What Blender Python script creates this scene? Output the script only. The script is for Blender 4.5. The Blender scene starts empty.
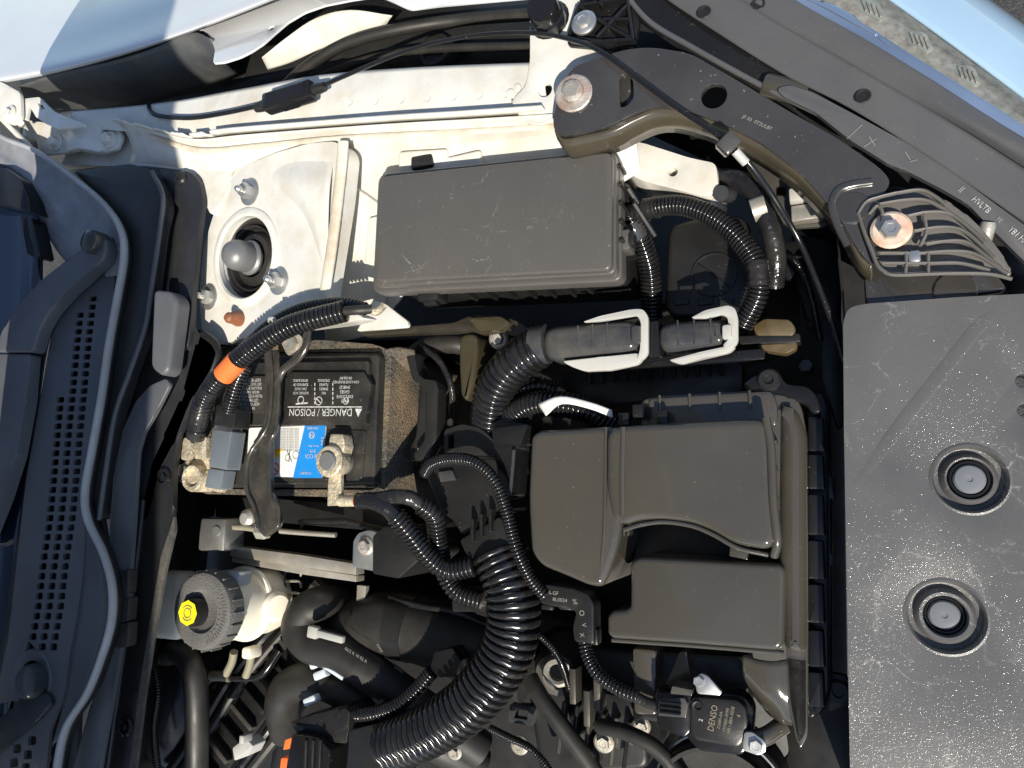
import bpy, bmesh, math, random
from mathutils import Vector, Matrix
random.seed(7)
sc = bpy.context.scene
COL = sc.collection

# ------------------------------------------------------------------ camera
F = 1024 * 26.0 / 36.0                 # focal length in pixels
H = 0.56                               # metres above the battery lid (z = 0)
dn = Vector((325, -110, -F)).normalized()
cz = -dn
cx = (Vector((1, 0, 0)) - cz * cz.x).normalized()
cy = cz.cross(cx)
CAM = Vector((0, 0, H))
def w(v): return Vector((v.dot(cx), v.dot(cy), v.dot(cz)))
cam = bpy.data.cameras.new('camera'); cam.lens = 26; cam.sensor_width = 36
cam.clip_start = 0.01; cam.clip_end = 500
camo = bpy.data.objects.new('camera', cam); COL.objects.link(camo)
r_, u_, b_ = w(Vector((1, 0, 0))), w(Vector((0, 1, 0))), w(Vector((0, 0, 1)))
camo.matrix_world = Matrix(((r_.x, u_.x, b_.x, 0), (r_.y, u_.y, b_.y, 0), (r_.z, u_.z, b_.z, H), (0, 0, 0, 1)))
sc.camera = camo

# ------------------------------------------------------------------ daylight
SUN_EL = math.radians(46)
SUN_AZ = Vector((0.42, -0.91)).normalized()          # horizontal direction towards the sun
to_sun = Vector((SUN_AZ.x * math.cos(SUN_EL), SUN_AZ.y * math.cos(SUN_EL), math.sin(SUN_EL)))
world = bpy.data.worlds.new('World'); sc.world = world; world.use_nodes = True
nt = world.node_tree
sky = nt.nodes.new('ShaderNodeTexSky'); sky.sky_type = 'NISHITA'; sky.sun_disc = False
sky.sun_elevation = SUN_EL; sky.sun_rotation = math.atan2(SUN_AZ.x, SUN_AZ.y)
sky.air_density = 1.0; sky.dust_density = 0.6
nt.links.new(sky.outputs[0], nt.nodes['Background'].inputs[0])
nt.nodes['Background'].inputs[1].default_value = 0.11
sun = bpy.data.lights.new('sun', 'SUN'); sun.energy = 4.9; sun.angle = math.radians(0.55); sun.color = (1, .925, .80)
suno = bpy.data.objects.new('sun', sun); COL.objects.link(suno)
suno.rotation_euler = (-to_sun).to_track_quat('-Z', 'Y').to_euler()
sc.view_settings.view_transform = 'Standard'; sc.view_settings.look = 'None'
sc.view_settings.gamma = 1; sc.view_settings.exposure = 0.42
sc.view_settings.use_curve_mapping = False
sc.cycles.max_bounces = 8

# ------------------------------------------------------------------ geometry helpers
class Plane:
    def __init__(s, p, n): s.p = Vector(p); s.n = Vector(n).normalized()
    def at(s, x, y):
        d = w(Vector((x - 512, 384 - y, -F)))
        t = (s.p - CAM).dot(s.n) / d.dot(s.n)
        return CAM + d * t
def ray(x, y): return w(Vector((x - 512, 384 - y, -F)))
def P(x, y, z=0.0):
    d = ray(x, y); return CAM + d * ((z - H) / d.z)
def S(x, y, z=0.0): return (z - H) / ray(x, y).z       # metres per pixel there
def lvl(z): return Plane((0, 0, z), (0, 0, 1))
def pl(x, y, z, n): return Plane(P(x, y, z), n)

def finish(bm, ang=32):
    bmesh.ops.recalc_face_normals(bm, faces=bm.faces)
def thing(name, label, cat, loc, group=None):
    o = bpy.data.objects.new(name, None); COL.objects.link(o); o.location = loc
    o.empty_display_size = .02
    tag(o, label, cat, group); return o
def tag(o, label=None, cat=None, group=None, kind=None):
    if label: o['label'] = label
    if cat: o['category'] = cat
    if group: o['group'] = group
    if kind: o['kind'] = kind
    return o
def wloc(o):
    v = Vector((0, 0, 0))
    while o: v = v + o.location; o = o.parent
    return v
def obj(name, bm, m, parent=None, ang=32, recalc=True, label=None):
    if recalc: bmesh.ops.recalc_face_normals(bm, faces=bm.faces)
    xs = [v.co for v in bm.verts]
    lo = Vector([min(c[i] for c in xs) for i in range(3)]); hi = Vector([max(c[i] for c in xs) for i in range(3)])
    org = Vector(((lo.x + hi.x) / 2, (lo.y + hi.y) / 2, lo.z))
    for v in bm.verts: v.co -= org
    me = bpy.data.meshes.new(name); bm.to_mesh(me); bm.free()
    for p in me.polygons: p.use_smooth = True
    me.set_sharp_from_angle(angle=math.radians(ang))
    ms = m if isinstance(m, (list, tuple)) else [m]
    for q in ms: me.materials.append(q)
    o = bpy.data.objects.new(name, me); COL.objects.link(o)
    if parent: o.parent = parent; o.location = org - wloc(parent)
    else: o.location = org
    if label: o['label'] = label
    return o

def fillet(pts, r, n=4):
    """round the corners of a closed polygon of vectors"""
    if r <= 0: return [Vector(p) for p in pts]
    out = []; N = len(pts)
    for i in range(N):
        a, b, c = Vector(pts[i - 1]), Vector(pts[i]), Vector(pts[(i + 1) % N])
        da, dc = a - b, c - b
        la, lc = da.length, dc.length
        if la < 1e-7 or lc < 1e-7: continue
        k = min(r, la * .45, lc * .45)
        p0, p1 = b + da / la * k, b + dc / lc * k
        for j in range(n + 1):
            t = j / n
            out.append(p0 * (1 - t) ** 2 + b * 2 * t * (1 - t) + p1 * t * t)
    return out
def cr(pts, n=8, closed=False):
    """Catmull-Rom through vectors"""
    pts = [Vector(p) for p in pts]; N = len(pts); out = []
    for i in range(N if closed else N - 1):
        p1, p2 = pts[i], pts[(i + 1) % N]
        p0 = pts[i - 1] if (closed or i) else p1 * 2 - p2
        p3 = pts[(i + 2) % N] if (closed or i + 2 < N) else p2 * 2 - p1
        for j in range(n):
            t = j / n
            out.append(.5 * (2 * p1 + (p2 - p0) * t + (2 * p0 - 5 * p1 + 4 * p2 - p3) * t * t + (3 * p1 - p0 - 3 * p2 + p3) * t ** 3))
    if not closed: out.append(pts[-1])
    return out
def bm_plate(loops, thick, nrm, bev=0.0, seg=2, taper=0.0):
    """solid plate: loops[0] outer outline, others holes (world vectors); extruded by thick along -nrm"""
    bm = bmesh.new(); nrm = Vector(nrm).normalized()
    if len(loops) == 1:
        f = bm.faces.new([bm.verts.new(p) for p in loops[0]])
        f.normal_update()
        if f.normal.dot(nrm) < 0: f.normal_flip()
        faces = [f]
    else:
        es = []
        for L in loops:
            vs = [bm.verts.new(p) for p in L]
            es += [bm.edges.new((vs[i - 1], vs[i])) for i in range(len(vs))]
        bmesh.ops.triangle_fill(bm, use_beauty=True, use_dissolve=False, edges=es, normal=nrm)
        faces = list(bm.faces)
        for f in faces:
            f.normal_update()
            if f.normal.dot(nrm) < 0: f.normal_flip()
    top_e = set(e for e in bm.edges if e.is_boundary)
    ret = bmesh.ops.extrude_face_region(bm, geom=faces)
    nv = [g for g in ret['geom'] if isinstance(g, bmesh.types.BMVert)]
    nf = set(g for g in ret['geom'] if isinstance(g, bmesh.types.BMFace))
    # new faces are the top copy; move the old ones (bottom) down
    newv = set(nv)
    old = [v for v in bm.verts if v not in newv]
    for v in old: v.co -= nrm * thick
    if taper:
        c = sum((v.co for v in old), Vector()) / max(1, len(old))
        for v in old:
            d = v.co - c; d -= nrm * d.dot(nrm)
            if d.length > 1e-6: v.co += d.normalized() * taper
    if bev > 0:
        be = [e for e in bm.edges if len(e.link_faces) == 2 and sum(1 for f in e.link_faces if f in nf) == 1]
        bmesh.ops.bevel(bm, geom=be, offset=bev, segments=seg, profile=.5, affect='EDGES', clamp_overlap=True)
    return bm
def bm_soft(outer, thick, nrm, bev, seg):
    """plate with a true rounded upper edge: rings inset along the outline normals"""
    nrm = Vector(nrm).normalized()
    pts = [Vector(p) for p in outer]
    pts = [p for i, p in enumerate(pts) if (p - pts[i - 1]).length > 1e-5]
    N = len(pts)
    area = sum(((pts[i - 1] - pts[0]).cross(pts[i] - pts[0])).dot(nrm) for i in range(N))
    if area < 0: pts.reverse()
    inw = []
    for i in range(N):
        a, b = (pts[i] - pts[i - 1]).normalized(), (pts[(i + 1) % N] - pts[i]).normalized()
        n1, n2 = nrm.cross(a), nrm.cross(b); m = n1 + n2
        m = m.normalized() if m.length > 1e-6 else n1
        inw.append(m / max(.7, m.dot(n1)))
    for _ in range(2): inw = [(inw[i - 1] + inw[i] * 2 + inw[(i + 1) % N]) / 4 for i in range(N)]
    bm = bmesh.new(); rings = [[bm.verts.new(p - nrm * thick) for p in pts]]
    for k in range(seg + 1):
        t = math.pi / 2 * k / seg; ins, h = bev * (1 - math.cos(t)), -bev + bev * math.sin(t)
        rings.append([bm.verts.new(p + q * ins + nrm * h) for p, q in zip(pts, inw)])
    for p, q in zip(rings, rings[1:]):
        for i in range(N): bm.faces.new((p[i - 1], p[i], q[i], q[i - 1]))
    bm.faces.new(rings[-1]); bm.faces.new(rings[0][::-1])
    return bm
def plate(name, poly, z, thick, m, parent=None, r=0, bev=.001, holes=(), seg=2, plane=None, taper=0, ang=32, label=None, smooth=0):
    """solid piece whose upper outline is the pixel polygon on level z (or a plane)"""
    pn = plane or lvl(z)
    def lp(q): return [Vector(p) if isinstance(p, Vector) else (pn.at(*p[:2]) if len(p) == 2 else P(*p)) for p in q]
    outer = lp(poly)
    soft = bev >= .004 and not holes
    if soft: r = max(r, bev * 1.9)
    outer = cr(outer, smooth, True) if smooth else fillet(outer, r, 6 if soft else 4)
    if soft: return obj(name, bm_soft(outer, thick, pn.n, bev, max(seg, 4)), m, parent, 40, label=label)
    loops = [outer] + [lp(h) for h in holes]
    return obj(name, bm_plate(loops, thick, pn.n, bev, seg, taper), m, parent, ang, label=label)
def ell(x, y, rx, ry=None, n=20, a0=0):
    ry = ry or rx
    return [(x + rx * math.cos(a0 + 2 * math.pi * i / n), y + ry * math.sin(a0 + 2 * math.pi * i / n)) for i in range(n)]
def disc_loop(c, rad, nrm=(0, 0, 1), n=24):
    nrm = Vector(nrm).normalized(); a = nrm.orthogonal().normalized(); b = nrm.cross(a)
    return [Vector(c) + (a * math.cos(2 * math.pi * i / n) + b * math.sin(2 * math.pi * i / n)) * rad for i in range(n)]
def bm_box(bm, c, size, ax=None):
    c = Vector(c); ax = ax or (Vector((1, 0, 0)), Vector((0, 1, 0)), Vector((0, 0, 1)))
    hs = [s / 2 for s in size]
    vs = [bm.verts.new(c + ax[0] * hs[0] * i + ax[1] * hs[1] * j + ax[2] * hs[2] * k) for i in (-1, 1) for j in (-1, 1) for k in (-1, 1)]
    for q in ((0, 1, 3, 2), (4, 6, 7, 5), (0, 4, 5, 1), (2, 3, 7, 6), (0, 2, 6, 4), (1, 5, 7, 3)):
        bm.faces.new([vs[i] for i in q])
def axes(d, up=(0, 0, 1)):
    d = Vector(d).normalized(); up = Vector(up)
    s = up.cross(d)
    if s.length < 1e-4: s = Vector((0, 1, 0))
    s.normalize(); return d, s, d.cross(s)
def box(name, c, size, m, parent=None, ax=None, bev=.0012, seg=2):
    bm = bmesh.new(); bm_box(bm, c, size, ax)
    if bev: bmesh.ops.bevel(bm, geom=list(bm.edges), offset=bev, segments=seg, profile=.5, affect='EDGES', clamp_overlap=True)
    return obj(name, bm, m, parent)
def bm_lathe(bm, c, axis, prof, n=28, a0=0):
    c = Vector(c); ax = Vector(axis).normalized()
    a = (Vector((1, 0, 0)) - ax * ax.x); a.normalize(); b = ax.cross(a); rings = []
    for r, h in prof:
        if r < 1e-6: rings.append([bm.verts.new(c + ax * h)])
        else: rings.append([bm.verts.new(c + ax * h + (a * math.cos(a0 + 2 * math.pi * i / n) + b * math.sin(a0 + 2 * math.pi * i / n)) * r) for i in range(n)])
    for p, q in zip(rings, rings[1:]):
        for i in range(n):
            j = (i + 1) % n
            if len(p) == 1 and len(q) == 1: continue
            if len(p) == 1: bm.faces.new((p[0], q[i], q[j]))
            elif len(q) == 1: bm.faces.new((p[i], q[0], p[j]))
            else: bm.faces.new((p[i], q[i], q[j], p[j]))
def lathe(name, c, axis, prof, m, parent=None, n=28, ang=32, a0=0, label=None):
    bm = bmesh.new(); bm_lathe(bm, c, axis, prof, n, a0); return obj(name, bm, m, parent, ang, label=label)
def bm_tube(bm, path, rad, n=12, corr=None, flat=1.0, up=(0, 0, 1), noise=0):
    """path: world vectors (fine); rad: number or function of t; corr=(pitch, amp)"""
    L = [0]
    for a, b in zip(path, path[1:]): L.append(L[-1] + (b - a).length)
    tot = L[-1]
    def at(s):
        s = max(0, min(tot, s))
        for i in range(len(L) - 1):
            if L[i + 1] >= s:
                k = (s - L[i]) / max(1e-9, L[i + 1] - L[i]); return path[i].lerp(path[i + 1], k)
        return path[-1]
    st = []
    if corr:
        pitch, amp = corr; nr = max(2, int(tot / pitch)); pp = tot / nr
        for i in range(nr):
            for fr, a in ((0.0, -1), (.14, -1), (.28, .75), (.45, 1), (.70, 1), (.87, .75)):
                st.append(((i + fr) * pp, a * amp))
        st.append((tot, -amp))
    else:
        k = max(2, int(len(path)))
        st = [(tot * i / (k - 1), 0) for i in range(k)]
    pts = [at(s) for s, _ in st]; rings = []
    s0 = None
    for i, (s, a) in enumerate(st):
        e = max(tot * .004, 1e-4)
        d = (at(s + e) - at(s - e)).normalized()
        if s0 is None: s0 = Vector(up).cross(d); 
        if s0.length < 1e-5: s0 = d.orthogonal()
        s0 = (s0 - d * s0.dot(d)).normalized(); b = d.cross(s0)
        R = (rad(s / tot) if callable(rad) else rad) + a
        if noise: R *= 1 + noise * (random.random() - .5)
        c = pts[i]
        k0 = n // 4 + 2
        rings.append([bm.verts.new(c + (s0 * math.cos(2 * math.pi * j / n) + b * math.sin(2 * math.pi * j / n) * flat) * (R * (.93 if corr and j == k0 else 1))) for j in range(n)])
    for p, q in zip(rings, rings[1:]):
        for i in range(n): bm.faces.new((p[i], q[i], q[(i + 1) % n], p[(i + 1) % n]))
    bm.faces.new(rings[0]); bm.faces.new(rings[-1][::-1])
def tube(name, pts, rpx, m, parent=None, corr=None, n=14, sub=8, flat=1.0, ang=60, rad=None, noise=0, label=None):
    """pts: (px, py, z); rpx: radius in pixels at its middle; corr: (pitch px, depth fraction)"""
    pts = [p if isinstance(p, Vector) else P(*p) for p in pts]
    s = -(pts[len(pts) // 2] - CAM).dot(b_) / F
    path = cr(pts, sub)
    bm = bmesh.new(); R = rad or rpx * s
    bm_tube(bm, path, R, n, (corr[0] * s, corr[1] * (rpx * s)) if corr else None, flat, noise=noise)
    return obj(name, bm, m, parent, ang, label=label)
def sheet(name, rows, m, parent=None, sub=5, thick=.0014, flip=False, world_pts=False, ang=40, label=None):
    """smooth panel through a grid of (px, py, z) points"""
    g = [[(Vector(p) if world_pts else P(*p)) for p in r] for r in rows]
    g = [cr(r, sub) for r in g]
    cols = [cr([g[i][j] for i in range(len(g))], sub) for j in range(len(g[0]))]
    nu, nv = len(cols), len(cols[0]); bm = bmesh.new()
    V = [[bm.verts.new(cols[i][j]) for j in range(nv)] for i in range(nu)]
    for i in range(nu - 1):
        for j in range(nv - 1): bm.faces.new((V[i][j], V[i + 1][j], V[i + 1][j + 1], V[i][j + 1]))
    bm.normal_update()
    up = sum((f.normal.z for f in bm.faces))
    if (up < 0) != flip: bmesh.ops.reverse_faces(bm, faces=list(bm.faces))
    o = obj(name, bm, m, parent, ang, recalc=False, label=label)
    if thick:
        md = o.modifiers.new('solid', 'SOLIDIFY'); md.thickness = thick; md.offset = -1
    return o
def hexhead(name, c, axis, r, m, parent, h=.006, washer=0, stud=0, wm=None):
    """hex bolt head with its flange washer and stud end"""
    c = Vector(c); ax = Vector(axis).normalized()
    bm = bmesh.new(); a0 = random.random()
    bm_lathe(bm, c, ax, [(0, 0), (r, 0), (r, h * .8), (r * .88, h), (r * .55, h), (r * .5, h * .92), (0, h * .9)], 6, a0)
    if stud: bm_lathe(bm, c, ax, [(r * .45, h * .8), (r * .45, h + stud * .7), (r * .25, h + stud), (0, h + stud)], 12)
    o = obj(name, bm, m, parent, 25)
    if washer: lathe('washer', c, ax, [(0, -.001), (washer, -.001), (washer, .001), (washer * .8, .0022), (0, .0022)], wm or m, o, 24)
    return o
FONTM = {}
def text(s, x, y, pn, hgt, ang, m, parent, lift=.0004, align='CENTER', sx=1.0, name='lettering', shear=0):
    """flat printed lettering lying on a plane; ang is the reading direction in degrees on that plane as seen in the picture"""
    cu = bpy.data.curves.new('t', 'FONT'); cu.body = s; cu.size = 1; cu.align_x = align; cu.align_y = 'CENTER'; cu.shear = shear
    cu.resolution_u = 2
    to = bpy.data.objects.new('t', cu); COL.objects.link(to)
    bpy.context.view_layer.update()
    me = bpy.data.meshes.new_from_object(to); bpy.data.objects.remove(to)
    c = pn.at(x, y); a = math.radians(ang)
    ex = (pn.at(x + 4 * math.cos(a), y - 4 * math.sin(a)) - c).normalized(); ey = pn.n.cross(ex)
    bm = bmesh.new(); bm.from_mesh(me); bpy.data.meshes.remove(me)
    for v in bm.verts: v.co = c + ex * v.co.x * hgt * sx + ey * v.co.y * hgt + pn.n * lift
    return obj(name, bm, m, parent, recalc=False)
def patch(name, poly, pn, m, parent, lift=.0003, label=None):
    """flat printed shape"""
    bm = bmesh.new(); f = bm.faces.new([bm.verts.new(pn.at(*p) + pn.n * lift) for p in poly])
    f.normal_update()
    if f.normal.dot(pn.n) < 0: f.normal_flip()
    return obj(name, bm, m, parent, recalc=False, label=label)

# ------------------------------------------------------------------ materials
def mat(name, col, rough=.5, metal=0, coat=0, var=.15, vscale=14, bump=0, bscale=900, dust=0, dcol=(.35, .30, .22), dscale=22,
        speck=0, scol=(.55, .52, .46), sscale=500, scratch=0, spec=.5, rvar=.12, trans=0, ior=1.45, sss=0, emit=None, bdist=.0006, bump2=0, b2scale=30, cbump=0, cscale=900, crough=.06):
    m = bpy.data.materials.new(name); m.use_nodes = True
    t = m.node_tree; N = t.nodes; Lk = t.links.new; bs = N['Principled BSDF']
    geo = N.new('ShaderNodeNewGeometry'); pos = geo.outputs['Position']
    def noise(scale, det=4, rough_=.55, vec=None):
        n = N.new('ShaderNodeTexNoise'); n.inputs['Scale'].default_value = scale; n.inputs['Detail'].default_value = det
        n.inputs['Roughness'].default_value = rough_; Lk(vec or pos, n.inputs['Vector']); return n.outputs['Fac']
    def rng(v, a, b, c=0, d=1):
        n = N.new('ShaderNodeMapRange'); n.inputs[1].default_value = a; n.inputs[2].default_value = b
        n.inputs[3].default_value = c; n.inputs[4].default_value = d; Lk(v, n.inputs[0]); return n.outputs[0]
    def mix(fac, A, B):
        n = N.new('ShaderNodeMix'); n.data_type = 'RGBA'
        Lk(fac, n.inputs['Factor'])
        for s_, v in ((6, A), (7, B)):
            if isinstance(v, tuple): n.inputs[s_].default_value = (*v, 1)
            else: Lk(v, n.inputs[s_])
        return n.outputs[2]
    lo = tuple(c * (1 - var) for c in col); hi = tuple(min(1, c * (1 + var)) for c in col)
    c = mix(rng(noise(vscale), .3, .7), lo, hi)
    rr = None
    if dust:
        dn_ = noise(dscale, 8, .65); df = rng(dn_, .42, .75, 0, dust); c = mix(df, c, dcol)
    if scratch:
        for k, sc_ in enumerate((26, 41, 63)):
            wn = N.new('ShaderNodeTexNoise'); wn.inputs['Scale'].default_value = 11 + 4 * k; wn.inputs['Detail'].default_value = 3; Lk(pos, wn.inputs['Vector'])
            wv = N.new('ShaderNodeVectorMath'); wv.operation = 'MULTIPLY_ADD'; Lk(wn.outputs['Color'], wv.inputs[0]); wv.inputs[1].default_value = (.10, .10, .02); Lk(pos, wv.inputs[2])
            vo = N.new('ShaderNodeTexVoronoi'); vo.feature = 'DISTANCE_TO_EDGE'; vo.inputs['Scale'].default_value = sc_; Lk(wv.outputs[0], vo.inputs['Vector'])
            a = rng(vo.outputs['Distance'], .004, .028, 1, 0); b2 = rng(noise(17 + 9 * k, 4, .6), .56, .70); g2 = rng(noise(400, 2), .42, .6)
            mu = N.new('ShaderNodeMath'); mu.operation = 'MULTIPLY'; Lk(a, mu.inputs[0]); Lk(b2, mu.inputs[1])
            m3 = N.new('ShaderNodeMath'); m3.operation = 'MULTIPLY'; Lk(mu.outputs[0], m3.inputs[0]); Lk(g2, m3.inputs[1])
            m2 = N.new('ShaderNodeMath'); m2.operation = 'MULTIPLY'; Lk(m3.outputs[0], m2.inputs[0]); m2.inputs[1].default_value = scratch
            c = mix(m2.outputs[0], c, (.38, .37, .35))
    if speck:
        sf = rng(noise(sscale, 2, .6), .70, .76, 0, speck); c = mix(sf, c, scol)
    Lk(c, bs.inputs['Base Color'])
    rv = rng(noise(vscale * 3, 5), .25, .75, max(.02, rough - rvar), min(1, rough + rvar)); Lk(rv, bs.inputs['Roughness'])
    bs.inputs['Metallic'].default_value = metal; bs.inputs['Coat Weight'].default_value = coat
    bs.inputs['Coat Roughness'].default_value = crough
    bs.inputs['Specular IOR Level'].default_value = spec; bs.inputs['IOR'].default_value = ior
    if trans: bs.inputs['Transmission Weight'].default_value = trans
    if sss:
        bs.inputs['Subsurface Weight'].default_value = sss; bs.inputs['Subsurface Radius'].default_value = (.01, .008, .005); bs.inputs['Subsurface Scale'].default_value = 1
    prev = None
    for bb, s_, dd in ((bump2, b2scale, .004), (bump, bscale, bdist)):
        if bb:
            bn = N.new('ShaderNodeBump'); bn.inputs['Strength'].default_value = bb; bn.inputs['Distance'].default_value = dd
            Lk(noise(s_, 3, .6), bn.inputs['Height'])
            if prev: Lk(prev, bn.inputs['Normal'])
            prev = bn.outputs[0]
    if prev: Lk(prev, bs.inputs['Normal'])
    if cbump:
        bn = N.new('ShaderNodeBump'); bn.inputs['Strength'].default_value = cbump; bn.inputs['Distance'].default_value = .0012
        Lk(noise(cscale, 2, .6), bn.inputs['Height']); Lk(bn.outputs[0], bs.inputs['Coat Normal'])
    return m
M = {}
M['white'] = mat('white_paint', (.64, .635, .595), .3, coat=.4, var=.05, dust=.55, dcol=(.42, .34, .21), dscale=26, bump2=.10, b2scale=22, rvar=.08)
M['sealer'] = mat('painted_sealer', (.60, .57, .48), .45, var=.08, dust=.75, dcol=(.34, .21, .10), dscale=30, bump=.5, bscale=160, bdist=.0012)
M['fender'] = mat('fender_paint', (.58, .59, .60), .14, coat=1, var=.02, dust=.08, bump2=.03)
M['cover'] = mat('grained_cover_plastic', (.086, .086, .087), .34, var=.12, vscale=6, bump=.3, bscale=1700, bdist=.0005, scratch=.6, speck=.10, sscale=330, coat=.3, cbump=.5, cscale=750, crough=.10, dust=.15, dcol=(.2, .19, .17), rvar=.08)
M['fuse'] = mat('fuse_lid_plastic', (.084, .079, .073), .32, var=.10, vscale=9, bump=.15, bscale=1800, scratch=.5, speck=.25, sscale=420)
M['airbox'] = mat('airbox_plastic', (.056, .051, .042), .14, coat=.7, var=.10, vscale=10, bump=.06, bscale=1500, bump2=.02, b2scale=7, speck=.15, sscale=300, dust=.08, dcol=(.11, .10, .075), rvar=.05)
M['black'] = mat('black_plastic', (.014, .014, .014), .33, var=.2, dust=.18, dcol=(.05, .046, .037), bump=.15, bscale=1200, speck=.2)
M['gloss'] = mat('gloss_black_plastic', (.010, .010, .011), .16, var=.2, dust=.08, dcol=(.04, .038, .03), speck=.2)
M['conduit'] = mat('conduit_plastic', (.009, .009, .010), .17, var=.2, dust=.3, dcol=(.06, .055, .045), dscale=70, rvar=.1, spec=.7)
M['rubber'] = mat('rubber_hose', (.018, .017, .016), .5, var=.2, dust=.45, dcol=(.055, .05, .04), dscale=40, bump=.2, bscale=700, rvar=.1)
M['tape'] = mat('vinyl_tape', (.013, .013, .015), .22, var=.2, bump=.8, bscale=130, bdist=.0016, dust=.1)
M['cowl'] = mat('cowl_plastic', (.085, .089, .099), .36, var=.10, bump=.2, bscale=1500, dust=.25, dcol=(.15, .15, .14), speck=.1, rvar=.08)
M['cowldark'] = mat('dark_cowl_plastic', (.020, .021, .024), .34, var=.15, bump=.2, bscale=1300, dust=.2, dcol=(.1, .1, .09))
M['seal'] = mat('grey_rubber_seal', (.34, .35, .37), .34, var=.15, dust=.4, dcol=(.22, .21, .18), dscale=30)
M['foam'] = mat('dusty_foam', (.05, .048, .044), .9, var=.4, vscale=200, bump=1, bscale=500, speck=.6, sscale=420, dust=.5, dcol=(.16, .14, .11))
M['felt'] = mat('dusty_felt', (.085, .078, .065), .95, var=.6, vscale=300, bump=1, bscale=480, bdist=.003, speck=1, sscale=420, scol=(.34, .29, .21), dust=.8, dcol=(.32, .22, .12), dscale=18)
M['bpaint'] = mat('black_paint', (.036, .034, .033), .2, coat=.8, spec=.6, var=.15, dust=.16, dcol=(.10, .09, .075), speck=.3, sscale=350, rvar=.06)
M['steel'] = mat('zinc_steel', (.58, .58, .56), .34, metal=.85, var=.15, dust=.3, dcol=(.35, .30, .22), dscale=90)
M['dullsteel'] = mat('dull_zinc', (.48, .46, .41), .42, metal=.6, var=.25, dust=.7, dcol=(.40, .33, .22), dscale=70, bump=.4, bscale=500)
M['rust'] = mat('rusty_steel', (.46, .45, .42), .5, metal=.5, var=.3, vscale=90, dust=.8, dcol=(.33, .13, .05), dscale=60, bump=.8, bscale=500)
M['brass'] = mat('corroded_lug', (.55, .47, .33), .5, metal=.45, var=.25, vscale=60, dust=.9, dcol=(.62, .57, .46), dscale=120, bump=1, bscale=260, bdist=.002)
M['lead'] = mat('lead_post', (.22, .22, .22), .4, metal=.4, var=.15, bump=.3)
M['batt'] = mat('battery_case', (.020, .019, .018), .36, var=.2, dust=.4, dcol=(.11, .10, .08), dscale=24, bump=.3, bscale=1100, speck=.4)
M['label_w'] = mat('label_white', (.72, .72, .70), .4, var=.05, dust=.25)
M['label_b'] = mat('label_blue', (.01, .22, .62), .38, var=.06, dust=.1)
M['ink'] = mat('white_print', (.50, .50, .48), .6, var=.4, vscale=600)
M['inkdim'] = mat('grey_print', (.24, .23, .21), .55, var=.1)
M['inkdark'] = mat('dark_print', (.12, .12, .13), .5)
M['yellow'] = mat('yellow_label', (.82, .72, .02), .4, var=.05)
M['yellow2'] = mat('warning_yellow', (.85, .52, .02), .4, var=.05)
M['red'] = mat('red_print', (.62, .03, .04), .45)
M['orange'] = mat('orange_tape', (.80, .16, .03), .4, var=.1, dust=.1)
M['cap'] = mat('grained_cap', (.125, .122, .115), .5, var=.25, bump=1, bscale=520, bdist=.0012, speck=.5, sscale=600, scol=(.3, .29, .27))
M['tank'] = mat('milky_tank', (.82, .77, .64), .35, var=.05, sss=.25, dust=.15, dcol=(.6, .5, .3))
M['fluid'] = mat('tank_dark_fluid', (.55, .30, .20), .35, var=.3, vscale=20, sss=.3)
M['whitep'] = mat('white_plastic', (.42, .42, .40), .33, var=.12, dust=.4, dcol=(.5, .45, .35), dscale=50)
M['iceblue'] = mat('pale_blue_clip', (.55, .62, .66), .4, var=.05)
M['tan'] = mat('tan_connector', (.085, .062, .03), .3, var=.12, dust=.3)
M['sensor'] = mat('grey_sensor', (.12, .14, .16), .35, var=.1, dust=.35, dcol=(.25, .25, .22))
M['ddgrey'] = mat('connector_grey', (.035, .037, .042), .14, var=.1, dust=.2, speck=.15)
M['brown'] = mat('brown_cap', (.22, .075, .035), .5, var=.25, vscale=90, dust=.3, bump=.4)
M['engine'] = mat('cast_alloy', (.09, .085, .075), .5, metal=.4, var=.35, dust=.6, dcol=(.06, .05, .036), bump=.4, bscale=300)
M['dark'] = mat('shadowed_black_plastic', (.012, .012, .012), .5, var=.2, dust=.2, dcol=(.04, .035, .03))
M['glass'] = mat('windscreen_glass', (.004, .008, .02), .03, coat=1, var=.0, rvar=.01, spec=.7)  # blue in the base colour stands for sky reflected in the glass
M['asphalt'] = mat('asphalt', (.055, .055, .056), .9, var=.4, vscale=220, bump=1, bscale=260, bdist=.006, speck=.8, sscale=180, scol=(.25, .24, .22))
M['chrome'] = mat('chrome', (.75, .76, .78), .08, metal=1, var=.03, rvar=.03)
M['hlblack'] = mat('headlight_housing', (.075, .076, .080), .30, var=.1, dust=.25, dcol=(.13, .12, .105), bump=.12, bscale=1400, speck=.15, rvar=.08)
M['hlinner'] = mat('headlight_inner', (.30, .28, .25), .5, var=.35, vscale=160, speck=.6, sscale=260, scol=(.42, .38, .32), metal=.3)
M['reflector'] = mat('reflector_facets', (.30, .31, .28), .3, metal=.3, var=.2, vscale=60)
M['inkgold'] = mat('dull_gold_print', (.20, .175, .13), .5, var=.1)
M['pipe'] = mat('cream_pipe', (.24, .225, .16), .4, var=.1, dust=.2)
M['pin'] = mat('clip_pin_plastic', (.15, .16, .175), .22, var=.1)
M['cowlclear'] = mat('milky_cowl_edge', (.19, .20, .22), .3, var=.2, vscale=40, dust=.3, dcol=(.3, .3, .29), bump2=.1, b2scale=40)
M['bracket'] = mat('ribbed_bracket_plastic', (.115, .108, .10), .3, var=.15, dust=.25, dcol=(.2, .18, .15), speck=.2)
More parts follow.
